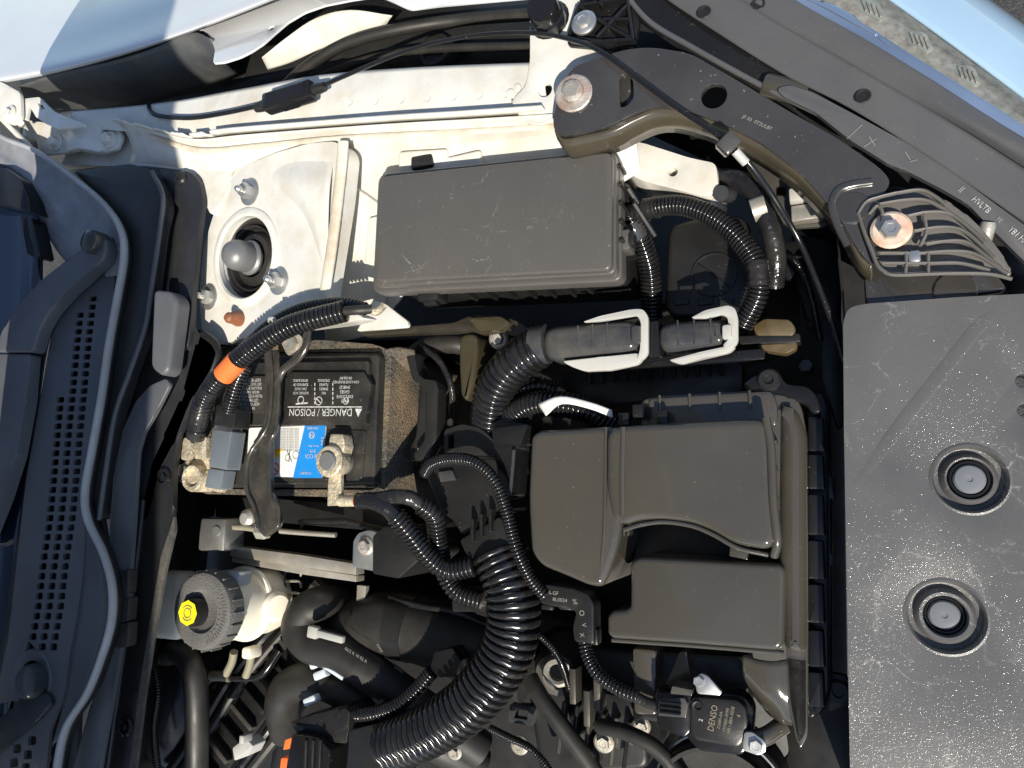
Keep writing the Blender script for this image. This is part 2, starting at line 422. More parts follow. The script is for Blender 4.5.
M['clampm'] = mat('enamelled_clamp', (.032, .029, .025), .2, var=.3, dust=.5, dcol=(.11, .10, .08), dscale=60, coat=.4, speck=.3)
def clear_glass(name):
    m = bpy.data.materials.new(name); m.use_nodes = True; t = m.node_tree; N = t.nodes
    N.remove(N['Principled BSDF']); out = N['Material Output']
    tr = N.new('ShaderNodeBsdfTransparent'); tr.inputs[0].default_value = (.95, .97, .96, 1)
    gl = N.new('ShaderNodeBsdfGlossy'); gl.inputs['Roughness'].default_value = .03
    lw_ = N.new('ShaderNodeLayerWeight'); pw = N.new('ShaderNodeMath'); pw.operation = 'POWER'; t.links.new(lw_.outputs['Facing'], pw.inputs[0]); pw.inputs[1].default_value = 4; fr_ = N.new('ShaderNodeMath'); fr_.operation = 'MULTIPLY_ADD'; t.links.new(pw.outputs[0], fr_.inputs[0]); fr_.inputs[1].default_value = .7; fr_.inputs[2].default_value = .05
    nz = N.new('ShaderNodeTexNoise'); nz.inputs['Scale'].default_value = 300; g = N.new('ShaderNodeNewGeometry'); t.links.new(g.outputs['Position'], nz.inputs['Vector'])
    mr = N.new('ShaderNodeMapRange'); mr.inputs[1].default_value = .62; mr.inputs[2].default_value = .75; mr.inputs[4].default_value = .25; t.links.new(nz.outputs['Fac'], mr.inputs[0])
    df = N.new('ShaderNodeBsdfDiffuse'); df.inputs[0].default_value = (.45, .41, .35, 1)
    m0 = N.new('ShaderNodeMixShader'); t.links.new(mr.outputs[0], m0.inputs[0]); t.links.new(tr.outputs[0], m0.inputs[1]); t.links.new(df.outputs[0], m0.inputs[2])
    m1 = N.new('ShaderNodeMixShader'); t.links.new(fr_.outputs[0], m1.inputs[0]); t.links.new(m0.outputs[0], m1.inputs[1]); t.links.new(gl.outputs[0], m1.inputs[2])
    t.links.new(m1.outputs[0], out.inputs[0]); return m
M['inkmid'] = mat('worn_white_print', (.40, .39, .37), .6, var=.5, vscale=500)
# ================================================================== setting
bm = bmesh.new(); vs = [bm.verts.new(p) for p in ((-150, -150, -.82), (150, -150, -.82), (150, 150, -.82), (-150, 150, -.82))]; bm.faces.new(vs)
tag(obj('ground', bm, M['asphalt']), kind='structure')

# ================================================================== white body: inner fender with strut tower
body = thing('inner_fender', 'white painted inner fender panel with strut tower and welded ledge', 'car body', P(300, 200, -.06))
# ledge
sheet('ledge', [[(60, 112, .044), (160, 103, .044), (240, 89, .044), (320, 75, .044), (420, 67, .044), (545, 62, .044)],
                [(60, 119, .046), (160, 118, .046), (240, 110, .046), (320, 100, .046), (420, 92, .046), (545, 88, .046)],
                [(60, 127, .044), (160, 133, .044), (240, 134, .044), (330, 128, .044), (420, 122, .044), (550, 114, .044)]], M['white'], body, 6)
# outer drop of the ledge into the fender cavity
edge = cr([P(*p) for p in [(60, 112, .044), (160, 103, .044), (240, 89, .044), (320, 75, .044), (420, 67, .044), (545, 62, .044)]], 6)
sheet('ledge_side', [edge, [p + Vector((0, .004, -.012)) for p in edge], [p + Vector((0, .004, -.09)) for p in edge]], M['white'], body, 1, world_pts=True)
# pinch weld flange with notches
fl = cr([P(*p) for p in [(118, 121, .044), (160, 131, .044), (195, 138, .044), (240, 133, .044), (330, 126, .044), (400, 121, .044), (470, 117, .044), (548, 112, .044)]], 22)
top = []; half = len(fl)
for i, p in enumerate(fl):
    nt_ = 0.006 if (i % 11 in (0, 1, 2) and i < 60) else 0
    top.append(p + Vector((0, -.001, .014 - nt_)))
sheet('weld_flange', [fl, top], M['white'], body, 1, thick=.0022, world_pts=True)
# apron slope below the flange
sheet('apron_slope', [[(118, 122, .050), (160, 133, .050), (195, 140, .051), (240, 136, .052), (330, 129, .052), (400, 124, .052), (470, 120, .052), (552, 115, .052)],
                      [(125, 132, .042), (165, 143, .040), (197, 148, .040), (242, 145, .040), (330, 136, .042), (400, 133, .042), (470, 130, .042), (556, 124, .042)],
                      [(132, 150, .032), (170, 158, .032), (205, 165, .030), (243, 166, .030), (330, 146, .032), (400, 146, .030), (470, 142, .028), (560, 136, .026)],
                      [(125, 175, .022), (170, 178, .020), (205, 182, .020), (240, 182, .016), (330, 165, .010), (400, 165, .008), (470, 160, .006), (565, 154, .006)]], M['white'], body, 5)
# hinge corner
plate('hinge_corner', [(60, 165), (66, 152), (92, 140), (118, 122), (135, 126), (175, 145), (235, 160), (236, 178), (218, 205), (211, 216),
                       (204, 200), (203, 190), (196, 176), (180, 170), (150, 166), (110, 166)], .027, .06, M['white'], body, r=.006, bev=.002, holes=[disc_loop(P(136, 146, .027), .0055)])
# tower
TOW = pl(245, 258, .022, (-.15, -.10, 1))
tpoly = [(203, 340), (199, 300), (203, 250), (213, 215), (227, 184), (243, 166), (275, 153), (310, 143), (336, 141), (346, 152), (341, 200), (333, 250), (325, 300), (321, 316), (352, 312), (366, 318), (340, 324), (290, 330), (250, 337), (216, 345)]
hc = TOW.at(246, 257); hr = .0405
plate('strut_tower', tpoly, 0, .018, M['white'], body, r=.008, bev=.003, plane=TOW, holes=[disc_loop(hc, hr, TOW.n, 40)], seg=3)
tow = bpy.data.objects[[o.name for o in body.children if o.name.startswith('strut_tower')][0]]
lathe('hole_lip', hc, TOW.n, [(hr - .0005, -.004), (hr - .0005, .0012), (hr + .001, .0032), (hr + .004, .0034), (hr + .0075, .0018), (hr + .009, -.001)], M['white'], tow, 44)
# raised wedge on the tower
sheet('tower_bulge', [[TOW.at(252, 172) - TOW.n * .003, TOW.at(285, 158) - TOW.n * .002, TOW.at(332, 150) - TOW.n * .003],
                      [TOW.at(268, 185) - TOW.n * .002, TOW.at(305, 185) + TOW.n * .007, TOW.at(334, 190) + TOW.n * .006],
                      [TOW.at(300, 212) - TOW.n * .002, TOW.at(318, 225) + TOW.n * .005, TOW.at(331, 228) + TOW.n * .004],
                      [TOW.at(318, 262) - TOW.n * .003, TOW.at(323, 270) - TOW.n * .001, TOW.at(327, 272) - TOW.n * .002]], M['white'], tow, 6, world_pts=True)
for (x, y) in ((250, 192), (279, 281), (209, 297)):
    c = TOW.at(x, y)
    hexhead('strut_nut', c, TOW.n, .0078, M['steel'], tow, .010, washer=.0135, stud=.007)
c = TOW.at(240, 319)
o = lathe('brown_stud_cap', c, TOW.n, [(.0, 0), (.0075, 0), (.0078, .003), (.006, .008), (.0052, .014), (.003, .0165), (0, .017)], M['brown'], tow, 16)
# strut mount inside the hole
sm = thing('strut_mount', 'grey domed strut rod nut in rubber mount inside the tower hole', 'strut mount', hc - TOW.n * .05)
lathe('rubber_mount', hc - TOW.n * .004, TOW.n, [(.0402, -.03), (.0402, -.004), (.036, -.002), (.034, -.006), (.028, -.010), (.024, -.004), (.019, -.003), (.018, -.012), (0, -.012)], M['rubber'], sm, 40)
lathe('mount_ring', hc - TOW.n * .004, TOW.n, [(.0295, -.008), (.031, -.003), (.0325, -.002), (.0335, -.005)], M['rubber'], sm, 40)
lathe('rod_nut', hc - TOW.n * .007, TOW.n, [(0, 0), (.0165, 0), (.0175, .003), (.0165, .005), (.0150, .006), (.0150, .017), (.0138, .023), (.0105, .0275), (.005, .030), (0, .0305)], M['lead'], sm, 28)
# sealer beads
tube('seam_sealer', [TOW.at(x, y) + TOW.n * .001 for x, y in ((344, 142), (342, 170), (338, 205), (333, 245), (327, 285), (322, 318))], 6.5, M['sealer'], body, n=12, flat=.5, noise=.06, rad=None)
tube('seam_sealer', [(228, 184, .024), (242, 167, .027), (262, 158, .031), (290, 149, .032), (330, 142, .033), (345, 141, .033)], 3.5, M['sealer'], body, n=10, flat=.6, noise=.2)
tube('seam_sealer', [(150, 136, .047), (196, 150, .043), (240, 148, .043), (330, 139, .044), (440, 133, .044), (555, 126, .043)], 3, M['sealer'], body, n=8, flat=.5, noise=.2)
# apron between tower and fuse box
a, b2, c3 = P(350, 142, .028), P(600, 140, .026), P(350, 335, -.045)
APR = Plane(a, (c3 - a).cross(b2 - a))
if APR.n.z < 0: APR.n = -APR.n
plate('apron_panel', [(336, 146), (400, 140), (560, 128), (636, 140), (640, 172), (600, 196), (430, 226), (400, 300), (372, 335), (325, 345), (322, 300), (331, 250)], 0, .003, M['white'], body, plane=APR, bev=.001, r=.004)
def emb(poly, h=.004, r=.004, nm='embossed_panel'):
    q = Plane(APR.p + APR.n * h, APR.n); return plate(nm, poly, 0, h + .002, M['white'], body, plane=q, bev=.0022, r=r, seg=3)
emb([(345, 182), (366, 195), (384, 208), (384, 330), (338, 322), (341, 240)], .006)
emb([(368, 218), (395, 212), (395, 270), (364, 262)], .011, .003)
emb([(398, 152), (446, 149), (446, 158), (480, 150), (480, 190), (398, 190)], .006, .004)
plate('apron_bracket', [(400, 158), (446, 150), (520, 145), (600, 136), (622, 141), (626, 165), (600, 172), (400, 178)], .018, .004, M['white'], body, r=.004, bev=.0015, holes=[disc_loop(P(535, 148, .018), .0055)])
lathe('hole_lip', P(535, 148, .018), (0, 0, 1), [(.0055, -.002), (.0058, .001), (.008, .0015), (.011, .0006), (.012, -.001)], M['white'], body, 24)
box('harness_clip', P(424, 163, .024), (.022, .012, .010), M['black'], body, bev=.002)
# cream front piece
plate('front_apron', [(598, 138), (640, 142), (690, 158), (716, 163), (719, 190), (706, 197), (670, 188), (640, 180), (622, 168), (610, 158)], .012, .05, M['white'], body, r=.005, bev=.002,
      holes=[disc_loop(P(673, 172, .012), .0035)])
# front upright bracket that carries the fender
up_ = plate('upright_bracket', [(530, -14), (585, -14), (582, 30), (596, 50), (616, 60), (580, 90), (556, 104), (554, 118), (540, 124), (522, 118), (511, 100), (526, 86), (530, 60)], .050, .004, M['white'], body, r=.006, bev=.0015,
      holes=[disc_loop(P(545, 90, .050), .0058)])
sheet('upright_side', [[(511, 100, .050), (522, 118, .050), (540, 124, .050), (554, 118, .050)], [(511, 102, .044), (521, 122, .040), (540, 130, .036), (556, 122, .036)]], M['white'], body, 4)
for x, y in [(k, 96 - (k - 270) * .055 + 12) for k in range(350, 510, 26)]: lathe('spot_weld', P(x, y, .0462), (0, 0, 1), [(0, -.002), (.0032, -.002), (.003, .0003), (.0014, -.0002), (0, -.0002)], M['white'], body, 14)
for x, y in ((517, 88), (510, 93)): lathe('spot_weld', P(x, y, .0475), (0, 0, 1), [(0, -.004), (.004, -.004), (.0035, .0002), (0, .0006)], M['white'], body, 14)

# ================================================================== outer fender
fen = thing('outer_fender', 'glossy white outer fender with folded inner flange', 'fender', P(150, 0, .0))
sheet('fender_skin', [[(-90, -170, -.16), (60, -190, -.16), (200, -200, -.16), (420, -230, -.16)],
                      [(-70, -70, -.04), (60, -84, -.04), (190, -106, -.045), (420, -160, -.05)],
                      [(-50, 20, .035), (60, 4, .034), (190, -34, .032), (420, -110, .025)],
                      [(-42, 64, .060), (60, 48, .059), (190, 8, .056), (420, -84, .048)],
                      [(-40, 84, .068), (60, 66, .068), (190, 28, .066), (420, -66, .060)],
                      [(-40, 90, .063), (60, 72, .063), (190, 33, .061), (420, -60, .055)]], M['fender'], fen, 6, thick=.001)
FLG = pl(240, 50, .060, (.1, .42, .9))
plate('inner_flange', [(176, 34), (190, 29), (203, 30), (211, 38), (215, 50), (213, 63), (224, 62), (240, 57), (252, 51), (264, 43), (275, 33), (288, 22), (305, 12), (325, 5), (350, 0), (400, -8), (400, -30), (280, -18), (220, 10)], .057, .002, M['fender'], fen, r=.003, bev=.0008, plane=FLG,
      holes=[disc_loop(FLG.at(271, 28), .0038, FLG.n)])
plate('inner_flange', [(378, -4), (392, 2), (410, 10), (440, 6), (530, -2), (545, -20), (378, -20)], .056, .002, M['fender'], fen, r=.004, bev=.0008)
sheet('inner_wall', [[(20, 86, .058), (60, 73, .058), (110, 62, .058), (150, 50, .058), (190, 33, .057), (212, 40, .056)],
                     [(24, 100, .03), (70, 90, .03), (120, 80, .03), (160, 70, .03), (200, 60, .03), (222, 60, .03)],
                     [(30, 125, -.03), (80, 115, -.03), (130, 108, -.03), (180, 96, -.03), (220, 84, -.03), (240, 76, -.03)]], mat('inner_fender_grey', (.06, .065, .07), .5, dust=.2), fen, 4)
sheet('inner_reinforcement', [[(262, 58, .006), (286, 38, .008), (316, 18, .008), (350, 10, .008), (392, 16, .006)],
                              [(264, 62, .0), (288, 50, .0), (318, 34, .0), (350, 26, .0), (388, 22, .0)],
                              [(268, 70, -.010), (292, 62, -.010), (318, 50, -.010), (347, 40, -.010), (384, 30, -.010)]], M['white'], fen, 5)
# wheel arch liner in the gap
lin = thing('wheel_arch_liner', 'black ribbed wheel arch liner down in the fender gap', 'wheel liner', P(380, 60, -.12))
sheet('liner_shell', [[(20, 60, -.05), (150, 30, -.05), (300, 0, -.05), (420, -10, -.05), (560, -10, -.05)],
                      [(20, 110, -.05), (150, 90, -.05), (300, 60, -.04), (420, 44, -.04), (560, 40, -.04)],
                      [(20, 150, -.09), (150, 140, -.09), (300, 120, -.09), (420, 110, -.09), (560, 104, -.09)]], M['black'], lin, 4)
tube('liner_rib', [(285, 86, -.01), (308, 66, .0), (345, 44, .004), (395, 30, .0), (460, 20, -.016), (535, 14, -.016)], 6, M['rubber'], lin, n=10)
tube('liner_rib', [(312, 82, -.03), (340, 68, -.025), (390, 54, -.022), (450, 48, -.022), (535, 46, -.022)], 4, M['rubber'], lin, n=10)
lathe('liner_plug', P(437, 52, -.028), (0, 0, 1), [(0, .003), (.012, .003), (.013, .006), (.0165, .006), (.018, .002), (.018, -.01)], M['black'], lin, 28)
# black bump stop post
bs_ = thing('bump_stop', 'black rubber bump stop post beside the cable', 'bump stop', P(552, 22, .05))
lathe('post', P(552, 24, .048), (0, 0, 1), [(0, 0), (.014, 0), (.0142, .012), (.0125, .013), (.0125, .022), (.0115, .0245), (0, .025)], M['gloss'], bs_, 12)
lathe('foot', P(552, 24, .044), (0, 0, 1), [(0, 0), (.0165, 0), (.0168, .006), (.0145, .008), (0, .008)], M['gloss'], bs_, 20)

# ================================================================== hood hinge
hg = thing('hinge_assembly', 'white painted hood hinge bolted to the body corner', 'hinge', P(60, 140, .03))
hb = plate('hinge_base', [(22, 136), (36, 140), (40, 155), (64, 153), (78, 150), (99, 154), (117, 149), (122, 136), (119, 128), (102, 121), (78, 116), (62, 124), (40, 122), (24, 119)], .040, .004, M['white'], hg, r=.004, bev=.0012)
plate('hinge_step', [(66, 126), (76, 119), (100, 124), (103, 150), (97, 152), (78, 148), (66, 151)], .046, .007, M['white'], hg, r=.003, bev=.002)
hexhead('hinge_bolt', P(57, 143, .0405), (0, 0, 1), .0062, M['white'], hg, .008, washer=.010)
hexhead('hinge_bolt', P(110, 140, .0405), (0, 0, 1), .0062, M['white'], hg, .008, washer=.010)
plate('hinge_arm', [(22, 99), (39, 97), (46, 104), (55, 112), (84, 124), (83, 126), (58, 129), (46, 124), (36, 117), (29, 105), (26, 120), (21, 119)], .062, .0035, M['white'], hg, r=.002, bev=.001, holes=[[(37, 103), (41, 103), (45, 109), (41, 110)]])
tube('hinge_arm_bar', [(-30, 90, .075), (0, 117, .066), (16, 133, .060), (31, 148, .054)], 3, M['white'], hg, n=8)
plate('hinge_upper_plate', [(-40, 60), (5, 84), (20, 92), (21, 118), (12, 125), (-2, 118), (-40, 130)], .068, .004, M['white'], hg, r=.006, bev=.0015)
hexhead('hinge_bolt', P(10, 114, .069), (0, 0, 1), .006, M['white'], hg, .006, washer=.010)
lathe('hinge_pin', P(21, 124, .058), (.8, -.3, .5), [(0, 0), (.004, 0), (.004, .012), (.003, .014), (0, .014)], M['white'], hg, 14)
# ================================================================== windscreen
ws = sheet('windscreen', [[(-160, 60, .16), (-10, 150, .055), (40, 190, .040)],
                          [(-160, 300, .16), (-10, 320, .055), (38, 330, .040)],
                          [(-160, 600, .16), (-20, 560, .055), (20, 560, .040)],
                          [(-160, 860, .16), (-40, 860, .055), (0, 860, .040)]], M['glass'], None, 4, thick=.004)
tag(ws, 'dark windscreen glass behind the wiper arm', 'windscreen')
# ================================================================== cowl
cow = thing('cowl_tray', 'grey plastic cowl panel with punched square-hole grille and rubber lip', 'cowl', P(70, 450, .0))
zc = .048
left = [(95, 290), (84, 304), (72, 320), (71, 384), (61, 393), (52, 412), (47, 460), (42, 510), (36, 560), (31, 600), (28, 633), (44, 655)]
right = [(100, 290), (94, 345), (90, 390), (86, 430), (82, 480), (78, 520), (72, 560), (66, 610), (58, 655)]
def lerp_x(tab, y):
    for (x0, y0), (x1, y1) in zip(tab, tab[1:]):
        if y0 <= y <= y1: return x0 + (x1 - x0) * (y - y0) / max(1e-6, y1 - y0)
    return None
holes = []
y = 299.0; row = 0
while y < 653:
    l, r2 = lerp_x(left, y), lerp_x(right, y)
    k = .78 + .22 * (y - 299) / 354
    if l is not None and r2 is not None:
        x = r2 - 6.0
        while x > l + 1.0:
            pts = [(x - 3.6, y - 3.4 * k), (x + 3.6, y - 4.0 * k), (x + 3.6, y + 3.0 * k), (x - 3.6, y + 3.6 * k)]
            holes.append(fillet([P(*p, zc) for p in pts], .0022, 2))
            x -= 11.2
    y += 10.4 * k; row += 1
# lower holes by the second wiper pivot
for (x, y) in ((32, 741), (17, 749), (28, 755), (14, 763), (26, 768)):
    pts = [(x - 4, y - 4.6), (x + 4, y - 5), (x + 4, y + 4), (x - 4, y + 4.6)]
    holes.append(fillet([P(*p, zc) for p in pts], .0022, 2))
outl = [(104, 262), (116, 262), (113, 300), (106, 345), (99, 400), (90, 450), (84, 495), (86, 560), (79, 610), (70, 655), (66, 690), (50, 730), (44, 790), (-10, 790), (-10, 772), (0, 752), (30, 722), (50, 700), (53, 672), (45, 660), (28, 640), (18, 700), (-6, 705), (8, 640), (26, 480), (40, 400), (52, 330), (70, 300), (92, 278)]
plate('cowl_grille', outl, zc, .003, M['cowl'], cow, r=.003, bev=0, holes=holes)
# flat shelf beside the grille
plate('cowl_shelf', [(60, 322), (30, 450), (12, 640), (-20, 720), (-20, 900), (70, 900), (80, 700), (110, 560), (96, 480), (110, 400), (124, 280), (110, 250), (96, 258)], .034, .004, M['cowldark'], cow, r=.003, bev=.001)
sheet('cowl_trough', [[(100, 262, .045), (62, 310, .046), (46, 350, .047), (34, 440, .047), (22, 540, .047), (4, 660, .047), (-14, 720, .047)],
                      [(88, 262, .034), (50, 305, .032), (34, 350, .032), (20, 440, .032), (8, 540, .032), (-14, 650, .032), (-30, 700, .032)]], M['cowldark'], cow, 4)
# corner piece that sweeps round to the hinge
sheet('cowl_corner', [[(-30, 118, .066), (6, 139, .064), (40, 154, .060), (72, 176, .058), (100, 200, .056), (119, 224, .056), (124, 250, .055), (122, 275, .054)],
                      [(-30, 138, .060), (4, 152, .058), (34, 170, .054), (62, 190, .052), (88, 213, .050), (106, 232, .050), (112, 252, .050), (112, 276, .050)],
                      [(-30, 150, .063), (2, 162, .060), (28, 182, .057), (50, 203, .055), (70, 226, .052), (86, 244, .050), (96, 256, .048), (104, 278, .047)],
                      [(-30, 160, .050), (0, 170, .050), (20, 190, .048), (36, 212, .046), (50, 240, .044), (66, 262, .042), (84, 274, .040), (92, 290, .040)]], M['cowlclear'], cow, 5)
# rubber lip along the rear of the bay
lip = [(-30, 116, .067), (4, 138, .066), (36, 151, .063), (74, 178, .061), (104, 204, .060), (121, 230, .060), (124, 258, .060), (117, 300, .060), (109, 345, .060), (101, 400, .060), (92, 450, .060), (85, 492, .060),
       (88, 520, .060), (103, 552, .060), (112, 585, .060), (112, 618, .060), (104, 650, .060), (88, 692, .060), (66, 728, .060), (57, 770, .060), (54, 820, .060)]
tube('rubber_lip', lip, 2.9, M['seal'], cow, n=12, flat=1.5)
lw = [P(*p) for p in lip]
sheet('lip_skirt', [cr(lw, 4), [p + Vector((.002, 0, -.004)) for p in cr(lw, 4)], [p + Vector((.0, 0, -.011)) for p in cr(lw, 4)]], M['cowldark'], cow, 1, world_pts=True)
# panel between lip and grille in the lower bulge
sheet('lip_web', [[(86, 500, .052), (84, 560, .050), (78, 610, .050), (70, 655, .050), (64, 700, .050), (52, 745, .050)],
                  [(88, 520, .054), (100, 556, .056), (108, 600, .056), (102, 645, .056), (84, 692, .056), (62, 735, .056)]], M['cowl'], cow, 5)
def pivot_cap(x, y, r):
    c = P(x, y, .056); lathe('pivot_cap', c, (0, 0, 1), [(r, -.012), (r, 0), (r * .9, .005), (r * .55, .0078), (0, .0085)], M['ddgrey'], cow, 28)
pivot_cap(30, 682, .0165)
lathe('pivot_recess', P(32, 680, .0475), (0, 0, 1), [(.0185, 0), (.024, .0012), (.0285, .002), (.030, -.001)], M['cowl'], cow, 36)
# ================================================================== wiper arms
wa = thing('wiper_arm', 'dark grey wiper arm curving from its capped pivot onto the windscreen', 'wiper arm', P(60, 290, .05))
plate('arm_head', [(106, 246), (103, 258), (88, 272), (66, 292), (48, 312), (38, 330), (32, 352), (-6, 352), (2, 332), (14, 308), (34, 286), (62, 264), (84, 246), (92, 232), (102, 234)], .066, .014, M['cowl'], wa, r=.006, bev=.003, seg=3)
plate('arm', [(30, 354), (26, 402), (16, 456), (2, 500), (-14, 540), (-40, 560), (-30, 480), (-12, 410), (-6, 354)], .063, .012, M['cowl'], wa, r=.003, bev=.003, seg=3)
lathe('pivot_cap', P(95, 243, .066), (0, 0, 1), [(.0125, -.008), (.0125, .004), (.011, .008), (.006, .0105), (0, .011)], M['ddgrey'], wa, 26)
w2 = thing('wiper_arm', 'dark grey wiper arm below the punched grille, beside the wide pivot cap', 'wiper arm', P(5, 735, .05))
plate('arm_head', [(44, 692), (52, 703), (38, 720), (6, 748), (-30, 775), (-50, 760), (-20, 735), (12, 708), (24, 694)], .053, .012, M['cowldark'], w2, r=.005, bev=.003, seg=3)
# black trim blade ends at the glass edge
bt = thing('hood_stop', 'shiny black trim block at the windscreen corner', 'trim', P(12, 185, .05))
plate('block', [(-20, 166), (6, 168), (20, 178), (28, 196), (30, 212), (10, 206), (-20, 200)], .07, .02, M['gloss'], bt, r=.003, bev=.003)
plate('strip', [(20, 216), (32, 218), (40, 256), (36, 258), (27, 254)], .062, .016, M['gloss'], bt, r=.002, bev=.002)
# ================================================================== side cover beside the tower
cv = thing('cowl_side_cover', 'black plastic side cover between cowl lip and strut tower', 'cover', P(150, 270, .0))
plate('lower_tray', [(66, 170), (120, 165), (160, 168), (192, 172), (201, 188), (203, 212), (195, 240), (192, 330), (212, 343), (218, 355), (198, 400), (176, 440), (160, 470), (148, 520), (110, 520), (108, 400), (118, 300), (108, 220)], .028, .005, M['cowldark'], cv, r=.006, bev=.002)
plate('rear_hump', [(72, 171), (130, 163), (148, 169), (160, 188), (164, 204), (158, 228), (150, 290), (143, 330), (127, 375), (112, 420), (104, 470), (98, 520), (90, 520), (96, 450), (110, 380), (118, 320), (126, 262), (122, 228), (100, 196)], .050, .014, M['cowldark'], cv, r=.008, bev=.0035, seg=3)
tube('hump_ridge', [(152, 172, .050), (163, 196, .051), (160, 230, .050), (152, 285, .050), (146, 325, .050), (130, 372, .050), (115, 415, .050), (106, 470, .050), (99, 520, .050)], 2.6, M['cowl'], cv, n=8)
plate('corner_tab', [(158, 168), (190, 171), (199, 180), (203, 200), (198, 236), (192, 300), (188, 345), (182, 352), (180, 300), (176, 250), (180, 210), (168, 195)], .034, .006, M['cowldark'], cv, r=.006, bev=.003, seg=3)
lathe('push_pin', P(181, 178, .0345), (0, 0, 1), [(.0075, -.003), (.0075, .001), (.006, .003), (.0035, .003), (.003, .0015), (0, .0015)], M['black'], cv, 18)
plate('raised_block', [(153, 289), (171, 291), (177, 300), (168, 370), (161, 376), (150, 368)], .054, .016, M['cowl'], cv, r=.004, bev=.004, seg=3)
plate('flat_web', [(166, 378), (170, 384), (156, 412), (144, 432), (138, 452), (134, 520), (128, 600), (112, 700), (96, 790), (66, 790), (92, 700), (108, 600), (110, 520), (114, 470), (122, 430), (136, 400), (150, 385)], .044, .004, M['cowl'], cv, r=.004, bev=.0015)
for y in (572, 600, 625):
    plate('seal_block', [(116, y), (129, y - 3), (127, y + 22), (113, y + 24)], .047, .010, M['rubber'], cv, r=.003, bev=.002)
# ================================================================== bulkhead bar
bb = thing('bulkhead_cover', 'long black bulkhead cover bar with foam edge and push clip', 'cover', P(140, 600, .0))
plate('bar', [(200, 328), (214, 338), (219, 352), (212, 372), (192, 402), (178, 438), (174, 470), (173, 512), (163, 556), (151, 620), (139, 690), (126, 790), (100, 790), (116, 690), (126, 620), (136, 556), (142, 500), (150, 462), (166, 430), (182, 395), (194, 350)], .028, .005, M['black'], bb, r=.006, bev=.003, seg=3)
tube('bar_ridge', [(143, 500, .029), (137, 556, .029), (128, 620, .029), (118, 690, .029), (104, 790, .029)], 3.2, M['cowldark'], bb, n=8)
plate('foam_edge', [(174, 516), (175, 530), (165, 572), (154, 635), (144, 700), (133, 790), (127, 790), (139, 690), (150, 620), (161, 556)], .029, .003, M['foam'], bb, r=.001, bev=.001)
lathe('push_clip', P(126, 726, .0285), (0, 0, 1), [(.0095, -.002), (.0098, .001), (.007, .0022), (.0068, 0), (.0035, 0), (.003, .003), (0, .0035)], M['gloss'], bb, 20)
lathe('push_clip', P(164, 476, .0285), (0, 0, 1), [(.0085, -.002), (.0088, .001), (.007, .0022), (.0066, 0), (.0028, 0), (.0025, .002), (0, .0025)], M['gloss'], bb, 20)
# ================================================================== radiator cover
zr = .030
rc = thing('radiator_cover', 'large scuffed grey plastic radiator cover with two dished clip recesses', 'cover', P(960, 550, .0))
D1, D2 = P(970, 479, zr), P(946, 617, zr)
holes = [disc_loop(D1, .0205, n=40), disc_loop(D2, .0215, n=40), disc_loop(P(1024, 381, zr), .0046), disc_loop(P(1026, 411, zr), .0046)]
plate('panel', [(843, 322), (848, 308), (862, 304), (960, 297), (1060, 292), (1180, 300), (1180, 860), (1100, 900), (853, 900), (850, 768), (847, 600), (844, 430)], zr, .016, M['cover'], rc, r=.006, bev=.0028, holes=holes, seg=3)
for k, (D, R) in enumerate(((D1, .0205), (D2, .0215))):
    lathe('clip_recess', D, (0, 0, 1), [(R + .0016, .0002), (R + .0002, .0006), (R - .0008, -.001), (R - .0018, -.0062), (R - .0042, -.0068), (R - .0058, -.0026), (R - .0072, -.0012), (.0125, -.0014), (.0120, -.003), (.0114, -.015), (0, -.015)], M['cover'], rc, 44)
for k, (D, R) in enumerate(((D1, .0205), (D2, .0215))):
    top_ = -.0016 if k == 0 else -.0075
    o = lathe('push_clip', D, (0, 0, 1), [(.0114, -.014), (.0114, top_ - .001), (.0108, top_), (.0098, top_), (.0094, top_ - .0012), (.0092, -.010)], M['gloss'], rc, 32)
    lathe('clip_pin', D, (0, 0, 1), [(.0090, -.0105), (.0090, top_ - .0008), (.0080, top_ + .0006), (.0050, top_ + .0012), (.0018, top_ + .0011), (.0014, top_ + .0005), (0, top_ + .0005)], M['pin'], o, 28)
# shallow moulded rib running over the panel
tube('moulded_rib', [(852, 492, zr - .0003), (900, 425, zr - .0001), (950, 362, zr - .0001), (975, 330, zr - .0001), (1000, 308, zr - .0003)], 7, M['cover'], rc, n=16, flat=.07)

# ================================================================== front support stay (black painted, reaches from the fender to the headlight)
st = thing('support_stay', 'glossy black painted front support stay with big rusty bolt and oval slot', 'bracket', P(700, 110, -.02))
STP = pl(650, 90, .070, (.07, -.10, 1))
plate('stay_top', [(573, 66), (600, 58), (622, 50), (650, 47), (690, 53), (740, 82), (790, 112), (840, 140), (880, 168), (892, 182), (880, 198), (872, 222), (880, 258), (872, 266), (858, 250), (838, 215), (800, 172), (760, 142), (720, 122), (680, 108), (655, 106), (632, 114), (610, 126), (580, 134), (560, 136), (553, 128), (555, 108), (560, 88)],
      0, .006, M['bpaint'], st, r=.008, bev=.0025, seg=3, plane=STP, holes=[disc_loop(STP.at(714, 96), .0088, STP.n, 26), fillet([STP.at(*p) for p in ((619, 78), (626, 73), (633, 78), (634, 98), (627, 106), (620, 108))], .003, 3)])
